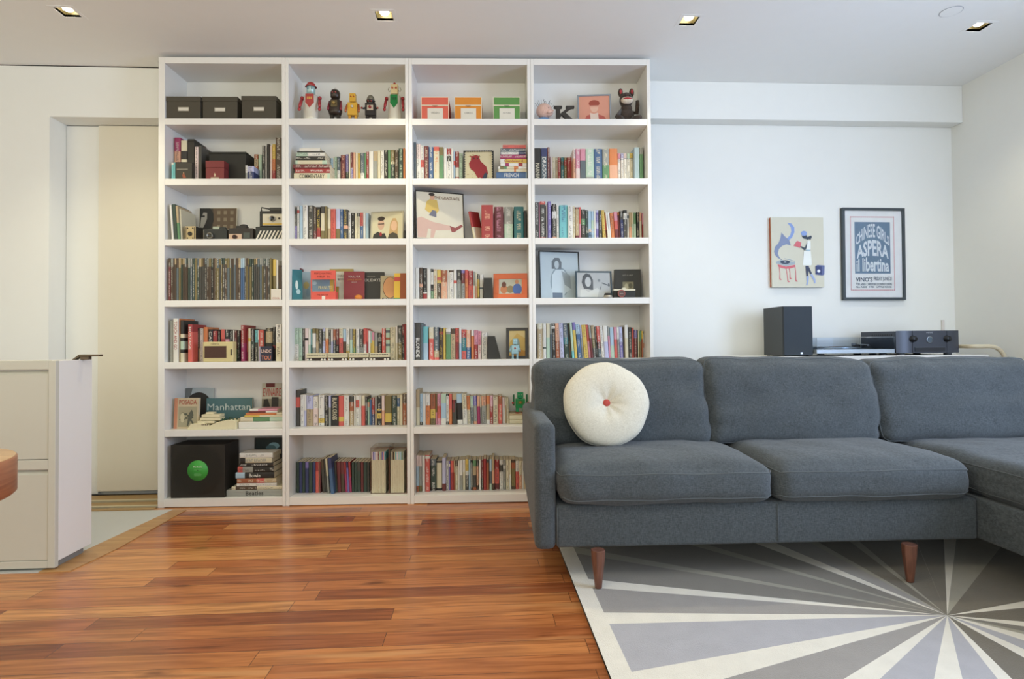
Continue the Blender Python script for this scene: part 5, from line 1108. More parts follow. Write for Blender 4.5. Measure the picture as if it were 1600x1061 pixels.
cover_book('tan book cover with an orange ball shape at right of fourth shelf', 1, 4, 1215, 1440, 326, .10, .014, 'b5a37c', [('4a4034', ell(.55, .52, .42, .44)), ('d49a68', ell(.56, .52, .40, .42)), ('33302a', rect(.1, 1, 0, .1))], letters=[('PEANUTS', 'ddd8cc', .05, .05, .7, .08)])
uc, wd, h = item(1, 4, 1392, 1466, 285, .05)
t, wd, h = cover_book('yellow book with red panel turned edge-out at right of fourth shelf', 1, 4, 1392, 1550, 292, .04, .03, 'd8b03a', [('b8483a', rect(.0, .5, .7, .86)), ('8e4a24', rect(.5, 1, 0, 1)), ('4f8a3a', rect(0, .5, 0, .06))], rz=-.1)
t, wd, h = cover_book('teal picture book angled against the left side of fourth shelf', 1, 4, 34, 165, 245, .06, .012, '1f6a72', [('c8d4d0', ell(.45, .5, .14, .15)), ('a9c6c8', ell(.6, .28, .2, .08))], rz=.5)
b = MB(); uc, wd, h = item(1, 4, 118, 168, 228, .19); me = book_mesh(wd, .05, h, [('m', 0, 1)], None); o_ = bpy.data.objects.new('book', me); COL.objects.link(o_); o_.matrix_world = SHM(uc, .195, ZB[4]+.0003); tag(o_, 'dark red book upright behind the teal picture book', 'book')
uc, wd, h = item(1, 4, 298, 626, 258, .03)
t = put('toy_booth', 'coral red toy booth with sign PSYCHIATRIC HELP on fourth shelf', 'toy', 1, 4, uc, .03); m = mat('d9594a', .5)
b = MB(); b.box(-wd/2, wd/2, 0, .006, h*.69, h, m); obj('sign_board', b, t, bevel=.001)
b = MB(); b.box(-wd/2, wd/2, 0, .05, 0, h*.28, m); obj('counter', b, t, bevel=.001)
for s_ in (-1, 1): b = MB(); x_ = s_*(wd/2-.003); b.box(x_-.003, x_+.003, .001, .006, h*.2805, h*.6895, m); obj('post', b, t)
lettering(t, 'PSYCHIATRIC', '6a2a22', 0, -.001, h*.9, w=wd*.7, h=h*.06); lettering(t, 'HELP  5c', '6a2a22', .004, -.001, h*.79, w=wd*.5, h=h*.06); lettering(t, 'THE DOCTOR', '5a241e', -.004, -.001, h*.165, w=wd*.45, h=h*.045)
b = MB(); b.box(-.008, .012, -.0006, 0, .003, h*.13, mat('ddd6c8', .6)); obj('paper_label', b, t)
cover_book('blue-grey comic book with title seen through the red booth', 1, 4, 318, 598, 368, .10, .01, '7f97a4', [('c9a24a', rect(.82, 1, 0, 1)), ('a8bcc4', ell(.1, .8, .1, .08))], letters=[('PEANUTS', 'e8d9a0', .1, .6, .62, .14)])
uc, wd, h = item(1, 4, 868, 975, 575, .05)
t = put('toy_pumpkin', 'small orange toy pumpkin in front of the muted red book', 'toy', 1, 4, uc, .06)
b = MB(); n = 24; vs = []; fs = []
for j in range(9):
    tt = math.pi*j/8
    for i in range(n):
        a = 2*math.pi*i/n; rr_ = wd/2*math.sin(tt)*(1-.08*abs(math.sin(4*a))); vs.append((rr_*math.cos(a), rr_*math.sin(a), h/2-h/2*math.cos(tt)))
for j in range(8):
    for i in range(n): fs.append((j*n+i, j*n+(i+1) % n, (j+1)*n+(i+1) % n, (j+1)*n+i))
b.add(vs, fs, mat('d07c2c', .5), True); obj('pumpkin_body', b, t)
b = MB(); b.tube([(0, 0, h-.002), (.002, 0, h+.005)], .0025, mat('4a6a34', .6), 8); obj('stem', b, t)

# fourth row right: black box, orange frame
plain_box('black_box', 'narrow black box between the books and the orange frame', 'box', 2, 4, 975, 1085, 356, .05, .12, '2c2a24')
uc, wd, h = item(2, 4, 1098, 1545, 300, .08)
picture_frame('bright orange picture frame with a family snapshot on fourth shelf', 2, 4, uc, .07, wd, h*1.02, .034, 'd0602c', rz=-.1, rx=-.12, th=.016, prnt=[('b87850', ell(.22, .3, .16, .28)), ('6a4030', ell(.22, .62, .1, .2)), ('8a7a58', ell(.5, .3, .16, .25)), ('4a68a8', ell(.8, .3, .2, .38)), ('c08a68', ell(.78, .8, .08, .15))], base='b8b8a4')
# fourth column, fourth row
O4 = 385
uc, wd, h = item(3, 4, 112, 662, 66, .10, oy=O4)
picture_frame('tall thin black framed grey print of a standing figure in white shirt', 3, 4, uc, .125, wd*1.02, h*1.03, .007, '23241f', rz=.22, rx=-.07, base='b9c6ca', prnt=[
    ('8a9aa0', ell(.5, .35, .25, .33)), ('c6d2d6', [(.28, .05), (.3, .5), (.4, .62), (.6, .62), (.76, .45), (.78, .2), (.62, .1), (.6, .0), (.3, .0)]), ('98a4aa', [(.55, .6), (.78, .5), (.8, .2), (.62, .3)]), ('6a7276', [(.3, .64), (.3, .8), (.38, .88), (.5, .88), (.56, .78), (.55, .64)]), ('b4c0c4', ell(.43, .73, .06, .09)), ('6c7a88', rect(.3, .56, 0, .12))])
uc, wd, h = item(3, 4, 592, 1083, 312, .05, oy=O4)
picture_frame('blue-grey edged framed photograph of a long-haired person holding wire branches', 3, 4, uc, .078, wd*1.0, h, .009, '34464e', rz=.09, rx=-.09, base='b4b6b4', prnt=[
    ('55585a', [(.14, .6), (.18, .86), (.28, .97), (.4, .92), (.48, .7), (.48, .3), (.42, .3), (.2, .35)]), ('bfc2c0', ell(.33, .62, .09, .2)), ('c6c8c4', [(.08, 0), (.1, .32), (.25, .3), (.33, .2), (.45, .28), (.6, .38), (.66, .3), (.6, 0)]), ('5e6264', [(.7, .3), (.74, .56), (.98, .44), (.98, .48), (.75, .6), (.68, .32)]), ('6a6e70', ell(.95, .5, .03, .07)), ('8a8e90', ell(.66, .68, .04, .06))])
t, wd, h = cover_book('black book standing face-out with small square picture, fourth column', 3, 4, 1100, 1442, 300, .13, .025, '35332a', [('8a8468', rect(.3, .72, .28, .58)), ('b8b090', ell(.45, .42, .08, .1)), ('5e5a44', ell(.6, .45, .08, .08))], oy=O4, rz=-.05, letters=[('GET A GRIP', 'a8a498', .0, .8, .4, .04)])
uc, wd, h = item(3, 4, 1085, 1370, 552, .03, oy=O4)
t = put('camera', 'silver and black film camera with red-ringed lens, fourth column', 'camera', 3, 4, uc, .03, 'old cameras on the shelf')
b = MB(); b.box(-wd/2, wd/2, .0, .035, 0, h*.74, mat('25241f', .6)); obj('camera_body', b, t, bevel=.004)
b = MB(); b.box(-wd/2, wd/2, -.001, .036, h*.745, h*.93, mat('c9c0a8', .3, .5)); b.prism([(-.016, h*.93), (.012, h*.93), (.006, h*1.08), (-.010, h*1.08)], .002, .03, mat('c9c0a8', .3, .5)); obj('top_plate', b, t, bevel=.001)
b = MB(); Ml = T(-wd*.17, 0, h*.42) @ RX(math.pi/2); b.lathe([(.024, 0), (.024, .02), (.021, .02)], mat('2a2826', .4), 28, M=Ml, cap=False); obj('lens', b, t)
b = MB(); b.lathe([(.0225, .0201), (.0215, .022), (.019, .0215)], mat('b0564a', .4), 28, M=Ml, cap=False); b.lathe([(.001, .0195), (.0205, .0198)], mat('5a3a32', .3), 28, M=Ml, cap=False); obj('lens_cap', b, t, label='brown lens cap with red ring')
lettering(t, 'PENTAX', 'c9c0b0', -wd*.17, -.0215, h*.42, w=.022)
uc, wd, h = item(3, 4, 967, 1078, 615, .02, oy=O4)
b = MB(); b.lathe([(wd*.46, 0), (wd*.5, .003), (wd*.48, h*.5)], mat('b0a898', .4, .3), 24); b.lathe([(wd*.47, h*.5), (wd*.4, h*.92), (wd*.3, h)], mat('2e2c2a', .5), 24); o_ = obj('camera_lens', b); o_.matrix_world = SHM(uc-.004, .01, ZB[4]+.0003); o_.matrix_world = SHM(uc-.006, .02, ZB[4]+.0003); tag(o_, 'small black and silver camera lens lying beside the film camera', 'camera lens')

t, wd, h = plain_box('small_box', 'small white box with red lettering at the right end of the sleeves', 'box', 0, 4, 1416, 1554, 502, .0, .006, 'ded6c6')
lettering(t, 'COOL', 'b04a3a', 0, -.0006, h*.14, w=wd*.7, h=h*.16)
uc, wd, h = item(3, 3, 735, 825, 492, .04)
t = put('toy_figure', 'tiny blue and white toy figure in front of the pale blue books', 'toy figure', 3, 3, uc, .06)
for s_ in (-1, 1): b = MB(); b.tube([(s_*wd*.16, 0, 0), (s_*wd*.14, 0, h*.4)], wd*.1, mat('5f7286', .5), 8); obj('leg', b, t)
b = MB(); b.lathe([(wd*.26, h*.38), (wd*.24, h*.6), (wd*.12, h*.7)], mat('6a7f94', .5), 14, M=Matrix.Diagonal((1, .7, 1, 1))); obj('body', b, t)
b = MB(); b.ball((0, -.002, h*.82), (wd*.22, wd*.2, h*.17), mat('d8c4b0', .5), 14); obj('head', b, t)
b = MB(); b.tube([(-wd*.46, -.002, h*.72), (-wd*.2, 0, h*.62), (wd*.2, 0, h*.62), (wd*.44, -.002, h*.74)], wd*.07, mat('d9d2c6', .5), 8); obj('arms', b, t)

# --- fifth row: radio, dark block, toy subway cars, bookend, frame, robot
uc, wd, h = item(0, 5, 525, 922, 372, .015)
t = put('radio', 'cream vintage radio with brown grille in front of the red books', 'radio', 0, 5, uc, .012)
b = MB(); b.box(-wd/2, wd/2, 0, .05, 0, h, mat('cfc08a', .4)); obj('radio_body', b, t, bevel=.005, seg=3)
b = MB(); b.box(-wd*.46, wd*.30, -.0012, .001, h*.18, h*.8, mat('b8a878', .4)); b.box(-wd*.44, wd*.28, -.002, -.001, h*.2, h*.78, mat('54382c', .7, bump=1, bscale=800)); obj('grille', b, t, label='brown woven grille')
b = MB(); b.box(wd*.42, wd*.46, -.002, .002, h*.32, h*.62, mat('2e2620', .5)); obj('tuning_slot', b, t)
lettering(t, 'roberts', '5a4a34', -wd*.1, -.0006, h*.9, w=wd*.26)
uc, wd, h = item(0, 5, 1276, 1432, 432, .03)
t = put('letter_block', 'small dark block with pink and orange letters in front of red books', 'block', 0, 5, uc, .03)
b = MB(); b.box(-wd/2, wd/2, 0, .04, 0, h, mat('26283a', .5)); obj('block_body', b, t, bevel=.001)
lettering(t, 'UNDC', 'd8b8a8', 0, -.0005, h*.68, w=wd*.85, h=h*.22, bold=.02); lettering(t, 'TOU', 'c97a5a', 0, -.0005, h*.24, w=wd*.8, h=h*.28, bold=.02)
b = MB(); b.box(-wd/2-.004, -wd/2-.0005, 0, .04, 0, h, mat('c8c4d8', .5)); obj('side_card', b, t)
proto = None
for k, (x0, x1) in enumerate(((240, 505), (515, 785), (798, 1062), (1075, 1335))):
    uc, wd, h = item(1, 5, x0, x1, 525, .02)
    lb = ['cream toy subway car, leftmost of the train in front of books', 'cream toy subway car second from left in the toy train', 'cream toy subway car third from left in the toy train', 'cream toy subway car, rightmost of the train in front of books'][k]
    if proto is None:
        t = put('toy_subway_car', lb, 'toy train car', 1, 5, uc, .02, 'toy subway train on the fifth shelf'); pw = wd
        cm_ = mat('cfc6a6', .4); b = MB(); b.box(-wd/2, wd/2, 0, .028, h*.42, h, cm_); obj('car_body', b, t, bevel=.0015)
        b = MB()
        for q in range(11): b.box(-wd*.44+q*wd*.08, -wd*.44+q*wd*.08+wd*.055, -.0006, .0003, h*.72, h*.84, mat('2e2a26', .3))
        obj('windows', b, t)
        b = MB(); b.box(-wd*.48, wd*.48, .002, .026, h*.1, h*.4195, mat('2e2018', .6)); obj('undercarriage', b, t)
        for q in (-.42, -.27, .27, .42):
            b = MB(); b.lathe([(h*.15, 0), (h*.15, .004), (h*.1, .005)], mat('d2cabc', .4), 14, M=T(q*wd, .0018, h*.15) @ RX(math.pi/2)); obj('wheel', b, t)
        proto = t; kids = list(t.children)
    else:
        r2 = proto.copy(); COL.objects.link(r2); r2.matrix_world = SHM(uc, .02, ZB[5]+.0003); r2['label'] = lb
        for ch in kids: c2_ = ch.copy(); COL.objects.link(c2_); c2_.parent = r2
# black bookend
uc, wd, h = item(2, 5, 1025, 1200, 295, .05)
b = MB(); b.prism([(-wd/2, 0), (wd/2, 0), (wd*.06, h), (-wd/2, h)], 0, .10, mat('2b2820', .5)); b.mats; o_ = obj('bookend', b, bevel=.001); o_.matrix_world = SHM(uc, .08, ZB[5]+.0003); tag(o_, 'black wedge-shaped bookend right of the white book', 'bookend')
uc, wd, h = item(2, 5, 1262, 1560, 188, .09)
picture_frame('dark framed yellow print standing behind the pale blue robot', 2, 5, uc, .085, wd*.97, h*1.01, .018, '35302a', rz=-.08, rx=-.1, th=.016, base='cfae62', prnt=[('d9c48a', [(0, .5), (.5, .9), (1, .7), (1, 1), (0, 1)]), ('c08a3a', [(0, 0), (.5, .3), (1, .2), (1, 0)]), ('8aa0a0', ell(.5, .45, .16, .25))])
robot(2, 5, 1312, 1458, 325, .03, ('8fb0b4', '86a6ac', '7f9ea4', ('a8c4c4', '9a4a44', 'c9dcdc'), '9ab4b8'), 'pale blue-grey toy robot in front of the yellow print', 'square')
# --- sixth row
t, wd, h = cover_book('cream and red book with a skeleton engraving, front of sixth shelf', 0, 6, 130, 460, 272, .06, .02, 'c9b999', [('c98a6a', rect(0, .14, 0, 1)), ('a8a084', rect(.18, .95, .06, .72))]+[('55584a', ell(.3+.06*k+.03*math.sin(k*3), .3+.2*math.sin(k*1.7)**2, .07, .035, 9)) for k in range(9)]+[('c9c0a0', ell(.36, .36, .09, .16)), ('5a5c50', [(.55, .1), (.62, .5), (.74, .62), (.8, .5), (.74, .3), (.9, .1), (.86, .08), (.68, .26), (.6, .08)])], letters=[('POSADA', 'a8322c', .07, .87, .72, .15)], rz=-.06)
cover_book('grey and white card with a plain black arch shape behind the cream book', 0, 6, 232, 602, 142, .215, .012, 'a9b2b4', [('6a6e6c', [(0, 1), (0, .7), (.2, .8), (.25, 1)]), ('2c2924', [(.04, 0)]+ell(.48, .55, .44, .34, 20, math.pi, 0)+[(.93, 0)])], name='picture_card', cat='card')
t, wd, h = cover_book('teal-grey landscape book with white word Manhattan on sixth shelf', 0, 6, 560, 1165, 272, .188, .02, '55787a', [], letters=[('Manhattan', 'd4dcd4', .0, .68, .94, .24)])
cover_book('comic magazine with red title over monochrome scene, above the stacked books', 0, 6, 1290, 1550, 76, .224, .008, 'c9c2ae', [('8e8470', rect(0, 1, .0, .62)), ('2e2822', [(.02, .1), (.1, .6), (.3, .62), (.42, .45), (.4, .2), (.2, .1)]), ('3a332c', rect(.5, .85, .2, .66)), ('ddd8cc', ell(.64, .3, .14, .12)), ('6e2a26', rect(.2, .65, .9, 1))], letters=[('EVINAIRE', 'b0342e', .02, .78, .9, .2)])
uc, wd, h = item(0, 6, 345, 990, 458, .05); base_w = wd
t = put('model_house', 'cream architectural model of a terraced house with dark green trees', 'model house', 0, 6, uc, .02)
cm_ = mat('e2d8b4', .6, bump=.3, bscale=120)
def px_(x): return -wd/2+(x-345)/645*wd
def pz_(y): return (690-y)/(690-458)*h
b = MB(); b.prism([(px_(345), 0), (px_(395), pz_(612)), (px_(560), pz_(600)), (px_(640), pz_(640)), (px_(740), pz_(590)), (px_(900), pz_(560)), (px_(985), pz_(580)), (px_(990), 0)], .0, .10, cm_); obj('base', b, t, bevel=.002)
for k, (x0, x1, y0, y1, ya, yb_) in enumerate(((470, 690, 608, 575, .01, .09), (500, 760, 570, 530, .015, .085), (515, 755, 525, 488, .02, .08), (560, 660, 486, 458, .03, .07))):
    b = MB(); b.box(px_(x0), px_(x1), ya, yb_, pz_(y0), pz_(y1), cm_); b.box(px_(x0)+.006, px_(x1)-.006, ya+.006, yb_-.004, pz_(y0)-.004, pz_(y0), mat('7a6a44', .8)); obj('terrace', b, t, bevel=.0015)
b = MB()
for q in range(4): b.box(px_(540+q*22), px_(552+q*22), -.0008, .001, pz_(632), pz_(610), mat('4a3c2a', .7))
obj('window_row', b, t)
rt = random.Random(4)
for k in range(8):
    x = px_(775+k*24); b = MB(); hz2 = rt.uniform(.012, .022); z0_ = pz_(572); b.lathe([(.006, 0), (.0045, hz2*.5), (.0005, hz2)], mat('2c4a34', .9), 8, M=T(x, .03+rt.uniform(0, .03), z0_-.002)); obj('tree', b, t)
# green robot on the small stack, third column
robot(2, 6, 1350, 1560, 188, .12, ('1f8a4c', '27905a', '2c6a44', ('4a7a3c', 'a87a3c', '8fb08a'), 'a8322e'), 'green tin robot with red feet standing on small stacked books', 'green', dz=(zs_-ZB[6])+.0004)

# --- bottom row: record box, framed picture, magazine holders
uc, wd, h = item(0, 7, 92, 800, 128, .02)
t = put('record_box', 'large black record box with round green label at bottom left', 'record box', 0, 7, max(uc, wd/2+.028), .02)
m = mat('26221c', .55, name='black_card')
b = MB(); b.box(-wd/2, wd/2, 0, .19, 0, h, m); obj('box_body', b, t, bevel=.001)
b = MB(); Mr = T(0, -.0002, h*.515) @ RX(math.pi/2); b.lathe([(.001, .0003), (wd*.47, .0003)], mat('1f1c18', .35), 64, M=Mr, cap=False); obj('disc_print', b, t)
b = MB(); b.lathe([(.001, .0008), (.0605, .0008), (.0605, 0)], mat('3fa03e', .45), 56, M=Mr, cap=False); obj('record_label', b, t, label='round green label')
b = MB(); b.lathe([(.001, .0012), (.003, .0012)], mat('1c1a18', .5), 14, M=Mr, cap=False); obj('spindle_hole', b, t)
lettering(t, 'The Beatles', 'e4efd8', 0, -.0018, h*.515+.022, w=.052, bold=.02)
b = MB()
for z_, w_2 in ((.004, .045), (-.018, .04), (-.024, .044), (-.030, .04), (.000, -.0)): 
    if w_2: b.box(-w_2/2, w_2/2, -.0014, -.001, h*.515+z_-.0006, h*.515+z_+.0006, mat('8fc48a', .5))
obj('label_rules', b, t)
uc, wd, h = item(0, 7, 1195, 1566, 36, .205)
picture_frame('dark glossy framed picture with pale blue blur above the bottom stack', 0, 7, uc, .20, wd*.98, h, .008, '26241f', base='2a3430', prnt=[('8fb4bc', ell(.72, .86, .22, .07)), ('5a7a7c', ell(.6, .82, .2, .06))], rx=-.02)
PL = glass_mat('clear_plastic', (.93, .88, .82, 1), .05)
for k, (x0, x1) in enumerate(((1086, 1328), (1334, 1562))):
    uc, wd, h = item(1, 7, x0, x1, 166, .055); uc = min(uc, UB[1][1]-wd/2-.002)
    lb = ['clear plastic magazine holder nearest the dark notebooks, bottom shelf', 'clear plastic magazine holder at the right end of the bottom shelf'][k]
    t = put('magazine_holder', lb, 'magazine holder', 1, 7, uc, .055, 'clear magazine holders')
    th = .0022; dd = .18; rim = mat('8a6050', .3)
    b = MB(); b.box(-wd/2, -wd/2+th, 0, dd, 0, h, PL); b.box(wd/2-th, wd/2, 0, dd, 0, h, PL); b.box(-wd/2+th, wd/2-th, dd-th, dd, 0, h, PL); b.box(-wd/2+th, wd/2-th, 0, dd-th, 0, th, PL); obj('holder', b, t)
    b = MB(); b.frame(-wd/2, wd/2, 0, h, -.0012, -.0002, .0016, rim); obj('rim', b, t)
    n = 11; tw = (wd-2*th-.006)*(.86 if k else .84)/n; rt = random.Random(20+k)
    for i in range(n):
        L = rt.choice('pmseqwnlgRTk' if k else 'pmvsueTwcnq')
        me = book_mesh(tw-.0003, .165, h*.90, [(L, 0, .2), ('c', .2, 1)], 'n' if i % 2 else None, False, 'magazine'); o_ = bpy.data.objects.new('magazine', me); COL.objects.link(o_)
        o_.matrix_world = SHM(uc-wd/2+th+.0012+tw*(i+.5)+.0012, .060, ZB[7]+th+.0008)
        tag(o_, '%s-topped cream magazine, %s from left in the %s clear holder' % (NAM[L], ['first', 'second', 'third', 'fourth', 'fifth', 'sixth', 'seventh', 'eighth', 'ninth', 'tenth', 'eleventh'][i], ['left', 'right'][k]), 'magazine', 'magazines in the %s clear holder' % ['left', 'right'][k])

# ------------------------------------------------------------------ wall pictures
def P2(x, y, Y): v = onY(x, y, Y); return v.x, v.z
# canvas
xa, zt1 = P2(1205, 339.5, YW-.03); xb_, zb1 = P2(1288, 448.5, YW-.03); wd, h = xb_-xa, zt1-zb1
t = thing('canvas_painting', 'cream canvas painting of a woman reading beside a gramophone and red table', 'painting', T((xa+xb_)/2, YW-.03, zb1))
b = MB(); b.box(-wd/2, wd/2, 0, .0295, 0, h, mat('d9d6c4', .8, var=.03)); b.box(-wd/2-.0004, -wd/2, .012, .029, .0, h, mat('b5603c', .8)); obj('canvas', b, t)
def cv_(x, y): return ((x-105)/545, 1-(y-95)/725)   # crop pixel -> 0..1
def poly(*p): return [cv_(*q) for q in p]
BL = '8fa6d8'; GB = '8a96b4'; DK_ = '4a5466'; PK = 'd8737c'
def arc(cx, cy, r, a0, a1, w0, w1, n=14):
    o_ = []; i_ = []
    for k in range(n+1):
        a = a0+(a1-a0)*k/n; w_ = w0+(w1-w0)*k/n; o_.append((cx+(r+w_/2)*math.cos(a), cy+(r+w_/2)*math.sin(a))); i_.append((cx+(r-w_/2)*math.cos(a), cy+(r-w_/2)*math.sin(a)))
    return o_+i_[::-1]
shapes = [(BL, poly((272, 150), (315, 160), (345, 200), (345, 250), (320, 305), (280, 340), (262, 318), (300, 280), (312, 240), (308, 200))),
    (GB, poly((210, 252), (240, 290), (290, 335), (304, 388), (260, 376), (215, 392), (180, 425), (168, 470), (180, 505), (200, 528), (170, 520), (140, 490), (128, 450), (140, 400), (175, 365), (195, 320))),
    (DK_, poly((192, 524), (200, 528), (215, 545), (205, 545))), ('a8b4bc', poly((145, 558), (200, 535), (345, 560), (345, 585), (250, 600), (150, 575))), (DK_, [cv_(242+52*math.cos(a), 560+20*math.sin(a)) for a in [i*.4 for i in range(16)]]), ('c8d0d8', [cv_(242+14*math.cos(a), 560+6*math.sin(a)) for a in [i*.63 for i in range(10)]]), ('a8b4bc', poly((235, 520), (300, 533), (345, 550), (345, 556), (295, 540), (235, 526))),
    (PK, poly((162, 582), (250, 606), (348, 588), (344, 612), (300, 625), (250, 630), (200, 620), (172, 608)))]
for x0_, y0_, x1_, y1_ in ((180, 612, 183, 742), (250, 625, 268, 765), (284, 622, 290, 735), (345, 605, 352, 760)):
    shapes.append((PK, poly((x0_-4, y0_), (x0_+4, y0_), ((x0_+x1_)/2+7, (y0_+y1_)/2), (x1_+5, y1_-12), (x1_+24, y1_), (x1_, y1_+4), (x1_-5, y1_-10), ((x0_+x1_)/2+1, (y0_+y1_)/2))))
shapes += [(PK, poly((370, 338), (416, 358), (402, 412), (332, 392))), ('3f4a58', poly((418, 288), (470, 280), (480, 300), (520, 284), (526, 300), (514, 326), (490, 322), (488, 332), (470, 322), (440, 316))), (BL, [cv_(444+32*math.cos(a), 262+26*math.sin(a)) for a in [i*.4 for i in range(16)]]),
    ('4a5660', poly((474, 358), (492, 366), (478, 400), (450, 442), (400, 400), (410, 394), (450, 412))), ('eef2ee', poly((480, 336), (512, 340), (512, 420), (505, 444), (462, 440), (470, 410))), ('9fc0d0', poly((460, 432), (508, 434), (506, 446), (458, 442))), ('f2f5f0', poly((440, 446), (512, 446), (522, 580), (512, 596), (430, 594), (428, 580))),
    ('4a5268', poly((454, 600), (486, 600), (522, 682), (502, 686), (482, 650), (482, 706), (460, 706))), ('a4b4dc', poly((462, 708), (488, 706), (482, 762), (472, 798), (456, 798), (466, 770))), ('a4b4dc', poly((500, 690), (524, 684), (556, 740), (556, 780), (542, 780), (540, 755))),
    ('6a74a0', poly((562, 600), (580, 590), (655, 596), (650, 690), (630, 700), (556, 690))), ('46507c', poly((558, 604), (624, 606), (624, 690), (558, 686))), ('e8ecf0', [cv_(592+16*math.cos(a), 654+16*math.sin(a)) for a in [i*.4 for i in range(16)]])]
b = MB()
for k, (c_, pts) in enumerate(shapes): b.add([(-wd/2+p[0]*wd, -.0008-.00008*k, p[1]*h) for p in pts], [list(range(len(pts)))], mat(c_, .8))
obj('painted_scene', b, t)
# framed concert poster
xa, zt1 = P2(1315.5, 324.5, YW-.025); xb_, zb1 = P2(1416, 468.5, YW-.025); wd, h = xb_-xa, zt1-zb1
t = thing('framed_poster', 'black framed concert poster with white curved lettering on a blue-grey block', 'poster', T((xa+xb_)/2, YW-.026, zb1) @ RY(.004))
fw = .018
b = MB(); b.frame(-wd/2, wd/2, 0, h, 0, .025, fw, mat('3a4348', .4)); obj('frame', b, t, bevel=.0015)
b = MB(); b.box(-wd/2+fw, wd/2-fw, .012, .016, fw, h-fw, mat('f6f6f4', .8)); obj('mount', b, t)
def q_(x, y): return (-wd/2+(x-830)/675*wd, h-(y-5)/955*h)
b = MB(); pr_ = mat('d98a90', .8)
for x0_, x1_, y0_, y1_ in ((925, 1395, 92, 104), (925, 1395, 850, 862), (920, 930, 92, 862), (1388, 1398, 92, 862)):
    n = 46 if x1_-x0_ > 50 else 60
    for i in range(n):
        if x1_-x0_ > 50: a_, c_ = x0_+(x1_-x0_)*i/n, x0_+(x1_-x0_)*(i+.55)/n; p0, p1 = q_(a_, y0_), q_(c_, y1_)
        else: a_, c_ = y0_+(y1_-y0_)*i/n, y0_+(y1_-y0_)*(i+.55)/n; p0, p1 = q_(x0_, a_), q_(x1_, c_)
        b.quad([(p0[0], .0114, p0[1]), (p1[0], .0114, p0[1]), (p1[0], .0114, p1[1]), (p0[0], .0114, p1[1])], pr_)
obj('dotted_border', b, t)
b = MB(); p0, p1 = q_(968, 150), q_(1352, 685); b.quad([(p0[0], .0113, p0[1]), (p1[0], .0113, p0[1]), (p1[0], .0113, p1[1]), (p0[0], .0113, p1[1])], mat('6f88a0', .6)); obj('colour_block', b, t)
BW = p1[0]-p0[0]; BH = p0[1]-p1[1]; bx0 = (p0[0]+p1[0])/2
def warp_line(W_, H_, z_lo, z_hi):
    def f(x, z):
        s_ = x/(W_/2); v = z/H_+.5; lo, hi = z_lo(s_), z_hi(s_); return x, lo+(hi-lo)*v
    return f
zz = lambda fr: p0[1]-fr*BH
wh = mat('e6ecf0', .7)
L1 = text_mb('CHINESE GIRLS', wh, BW*.94, .1, warp_line(BW*.94, .1, lambda s: zz(.30+.17*s*s), lambda s: zz(.03+.27*s*s)), .02)
L2 = text_mb('ASPERA', wh, BW*.9, .1, warp_line(BW*.9, .1, lambda s: zz(.66+.06*s*s), lambda s: zz(.34+.17*s*s)), .03)
L3 = text_mb('il libertina', wh, BW*.92, .1, warp_line(BW*.92, .1, lambda s: zz(.965), lambda s: zz(.68+.06*s*s)), .03)
for L_ in (L1, L2, L3): o_ = obj('lettering', L_, t); o_.location = (bx0, .0108, 0)
for tx, y0_, y1_, xx0, xx1 in (("VINO'S", 722, 770, 972, 1155), ('FRIDAY JUNE 21', 718, 768, 1168, 1362), ('7TH AND CHESTER DOWNTOWN', 782, 808, 972, 1362), ('ALL AGES   9 PM   LITTLE ROCK', 815, 834, 972, 1362)):
    pa, pb = q_(xx0, y0_), q_(xx1, y1_); o_ = obj('lettering', text_mb(tx, mat('4a5c6c', .7), pb[0]-pa[0], pa[1]-pb[1], None, .02), t); o_.location = ((pa[0]+pb[0])/2, .0108, (pa[1]+pb[1])/2)
b = MB(); b.quad([(-wd/2+fw, .004, fw), (wd/2-fw, .004, fw), (wd/2-fw, .004, h-fw), (-wd/2+fw, .004, h-fw)], glass_mat('picture_glass', (1, 1, 1, 1), .0)); g_ = obj('glass', b, t)
md = g_.modifiers.new('solid', 'SOLIDIFY'); md.thickness = .002

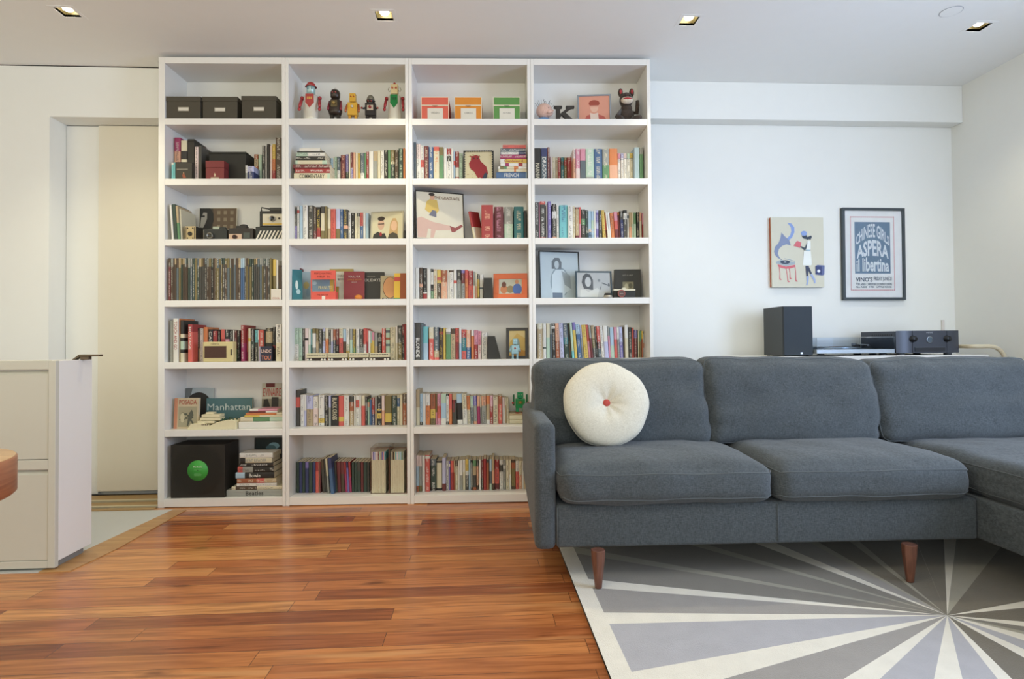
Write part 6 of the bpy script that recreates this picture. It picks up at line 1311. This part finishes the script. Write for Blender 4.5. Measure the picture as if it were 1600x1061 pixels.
# labels for the books: look first, then neighbours, then place in the row
ORD = ['first', 'second', 'third', 'fourth', 'fifth', 'sixth', 'seventh', 'eighth', 'ninth', 'tenth', 'eleventh', 'twelfth', 'thirteenth', 'fourteenth', 'fifteenth', 'sixteenth', 'seventeenth', 'eighteenth', 'nineteenth', 'twentieth']
ORD += ['twenty-'+o for o in ORD[:9]]+['thirtieth']+['thirty-'+o for o in ORD[:9]]+['fortieth']+['forty-'+o for o in ORD[:9]]+['fiftieth']+['fifty-'+o for o in ORD[:9]]+['sixtieth']
def label_books():
    rows = {}
    for B in BOOKS: rows.setdefault((B[3], B[4], B[6], B[8]), []).append(B)
    used = set()
    NW = {'book': 'book', 'record_sleeve': 'sleeve', 'notebook': 'notebook'}
    SAFE = {'BLONDE', 'COMMENTARY', 'FRENCH', 'BEAT READER', 'BLACK CROSS', 'YOUTH', 'CASH'}
    for (c, r, st, nm), L in rows.items():
        if st == 'stand': L.sort(key=lambda B: (SHI @ B[0].matrix_world.translation).x)
        kind = NW[nm]
        d1 = [(size_word(B[2])+bdesc(B[1], B[2])).strip() for B in L]; d0 = [bdesc(B[1], B[2]) for B in L]
        pl = '%s row, %s bookcase' % (ROWN[r], COLN[c])
        for i, B in enumerate(L):
            cands = []
            tx = (B[7] or '').strip()
            if tx in SAFE: cands.append('%s %s with %s on its spine, %s' % (d1[i], kind, tx, pl))
            if st == 'stack':
                cands.append('%s %s lying in the stack, %s' % (d0[i], kind, pl))
                pos = 'bottom of the stack' if i == 0 else ('top of the stack' if i == len(L)-1 else '%s up in the stack' % ORD[i])
                cands.append('%s %s, %s, %s' % (d0[i], kind, pos, pl))
            else:
                lean_ = 'leaning ' if B[9] < -.03 else ''
                if d1.count(d1[i]) == 1: cands.append('%s%s %s on the %s' % (lean_, d1[i], kind, place(c, r)))
                if i > 0 and sum(1 for j in range(1, len(L)) if d1[j] == d1[i] and d0[j-1] == d0[i-1]) == 1 and nm != 'record_sleeve':
                    cands.append('%s %s right of the %s one, %s' % (d1[i], kind, d0[i-1], pl))
                cands.append('%s %s, %s from left, %s' % (d0[i] if nm != 'record_sleeve' else 'thin worn '+d0[i], kind, ORD[i], pl))
            for s_ in cands:
                if s_ not in used and len(s_.replace('-', ' ').split()) <= 16: break
            used.add(s_)
            tag(B[0], s_, 'book' if nm == 'book' else ('record sleeve' if nm == 'record_sleeve' else 'notebook'), '%ss on the %s' % (nm.replace('_', ' '), place(c, r)))
NBOOK = 284
label_books()
print('BOOKS', len(BOOKS), {n: sum(1 for B in BOOKS if B[8] == n) for n in ('book', 'record_sleeve', 'notebook')})

# the smaller remaining books, past the three hundred largest, stand together as one mass
bk = sorted([B for B in BOOKS if B[8] == 'book'], key=lambda B: -B[2]*max((v.co.z for v in B[0].data.vertices)))
rest = [B for B in bk[NBOOK:] if not B[7]]
if rest:
    bm = bmesh.new()
    for B in rest:
        me = B[0].data.copy(); me.transform(B[0].matrix_world); bm.from_mesh(me); bpy.data.meshes.remove(me)
        bpy.data.objects.remove(B[0])
    me = bpy.data.meshes.new('small_books'); bm.to_mesh(me); bm.free(); me.materials.append(BOOK); me.materials.append(PAGES)
    o = bpy.data.objects.new('small_books', me); COL.objects.link(o); o['kind'] = 'stuff'
    tag(o, 'thinnest and smallest books scattered between the larger ones across all the shelves', 'books')
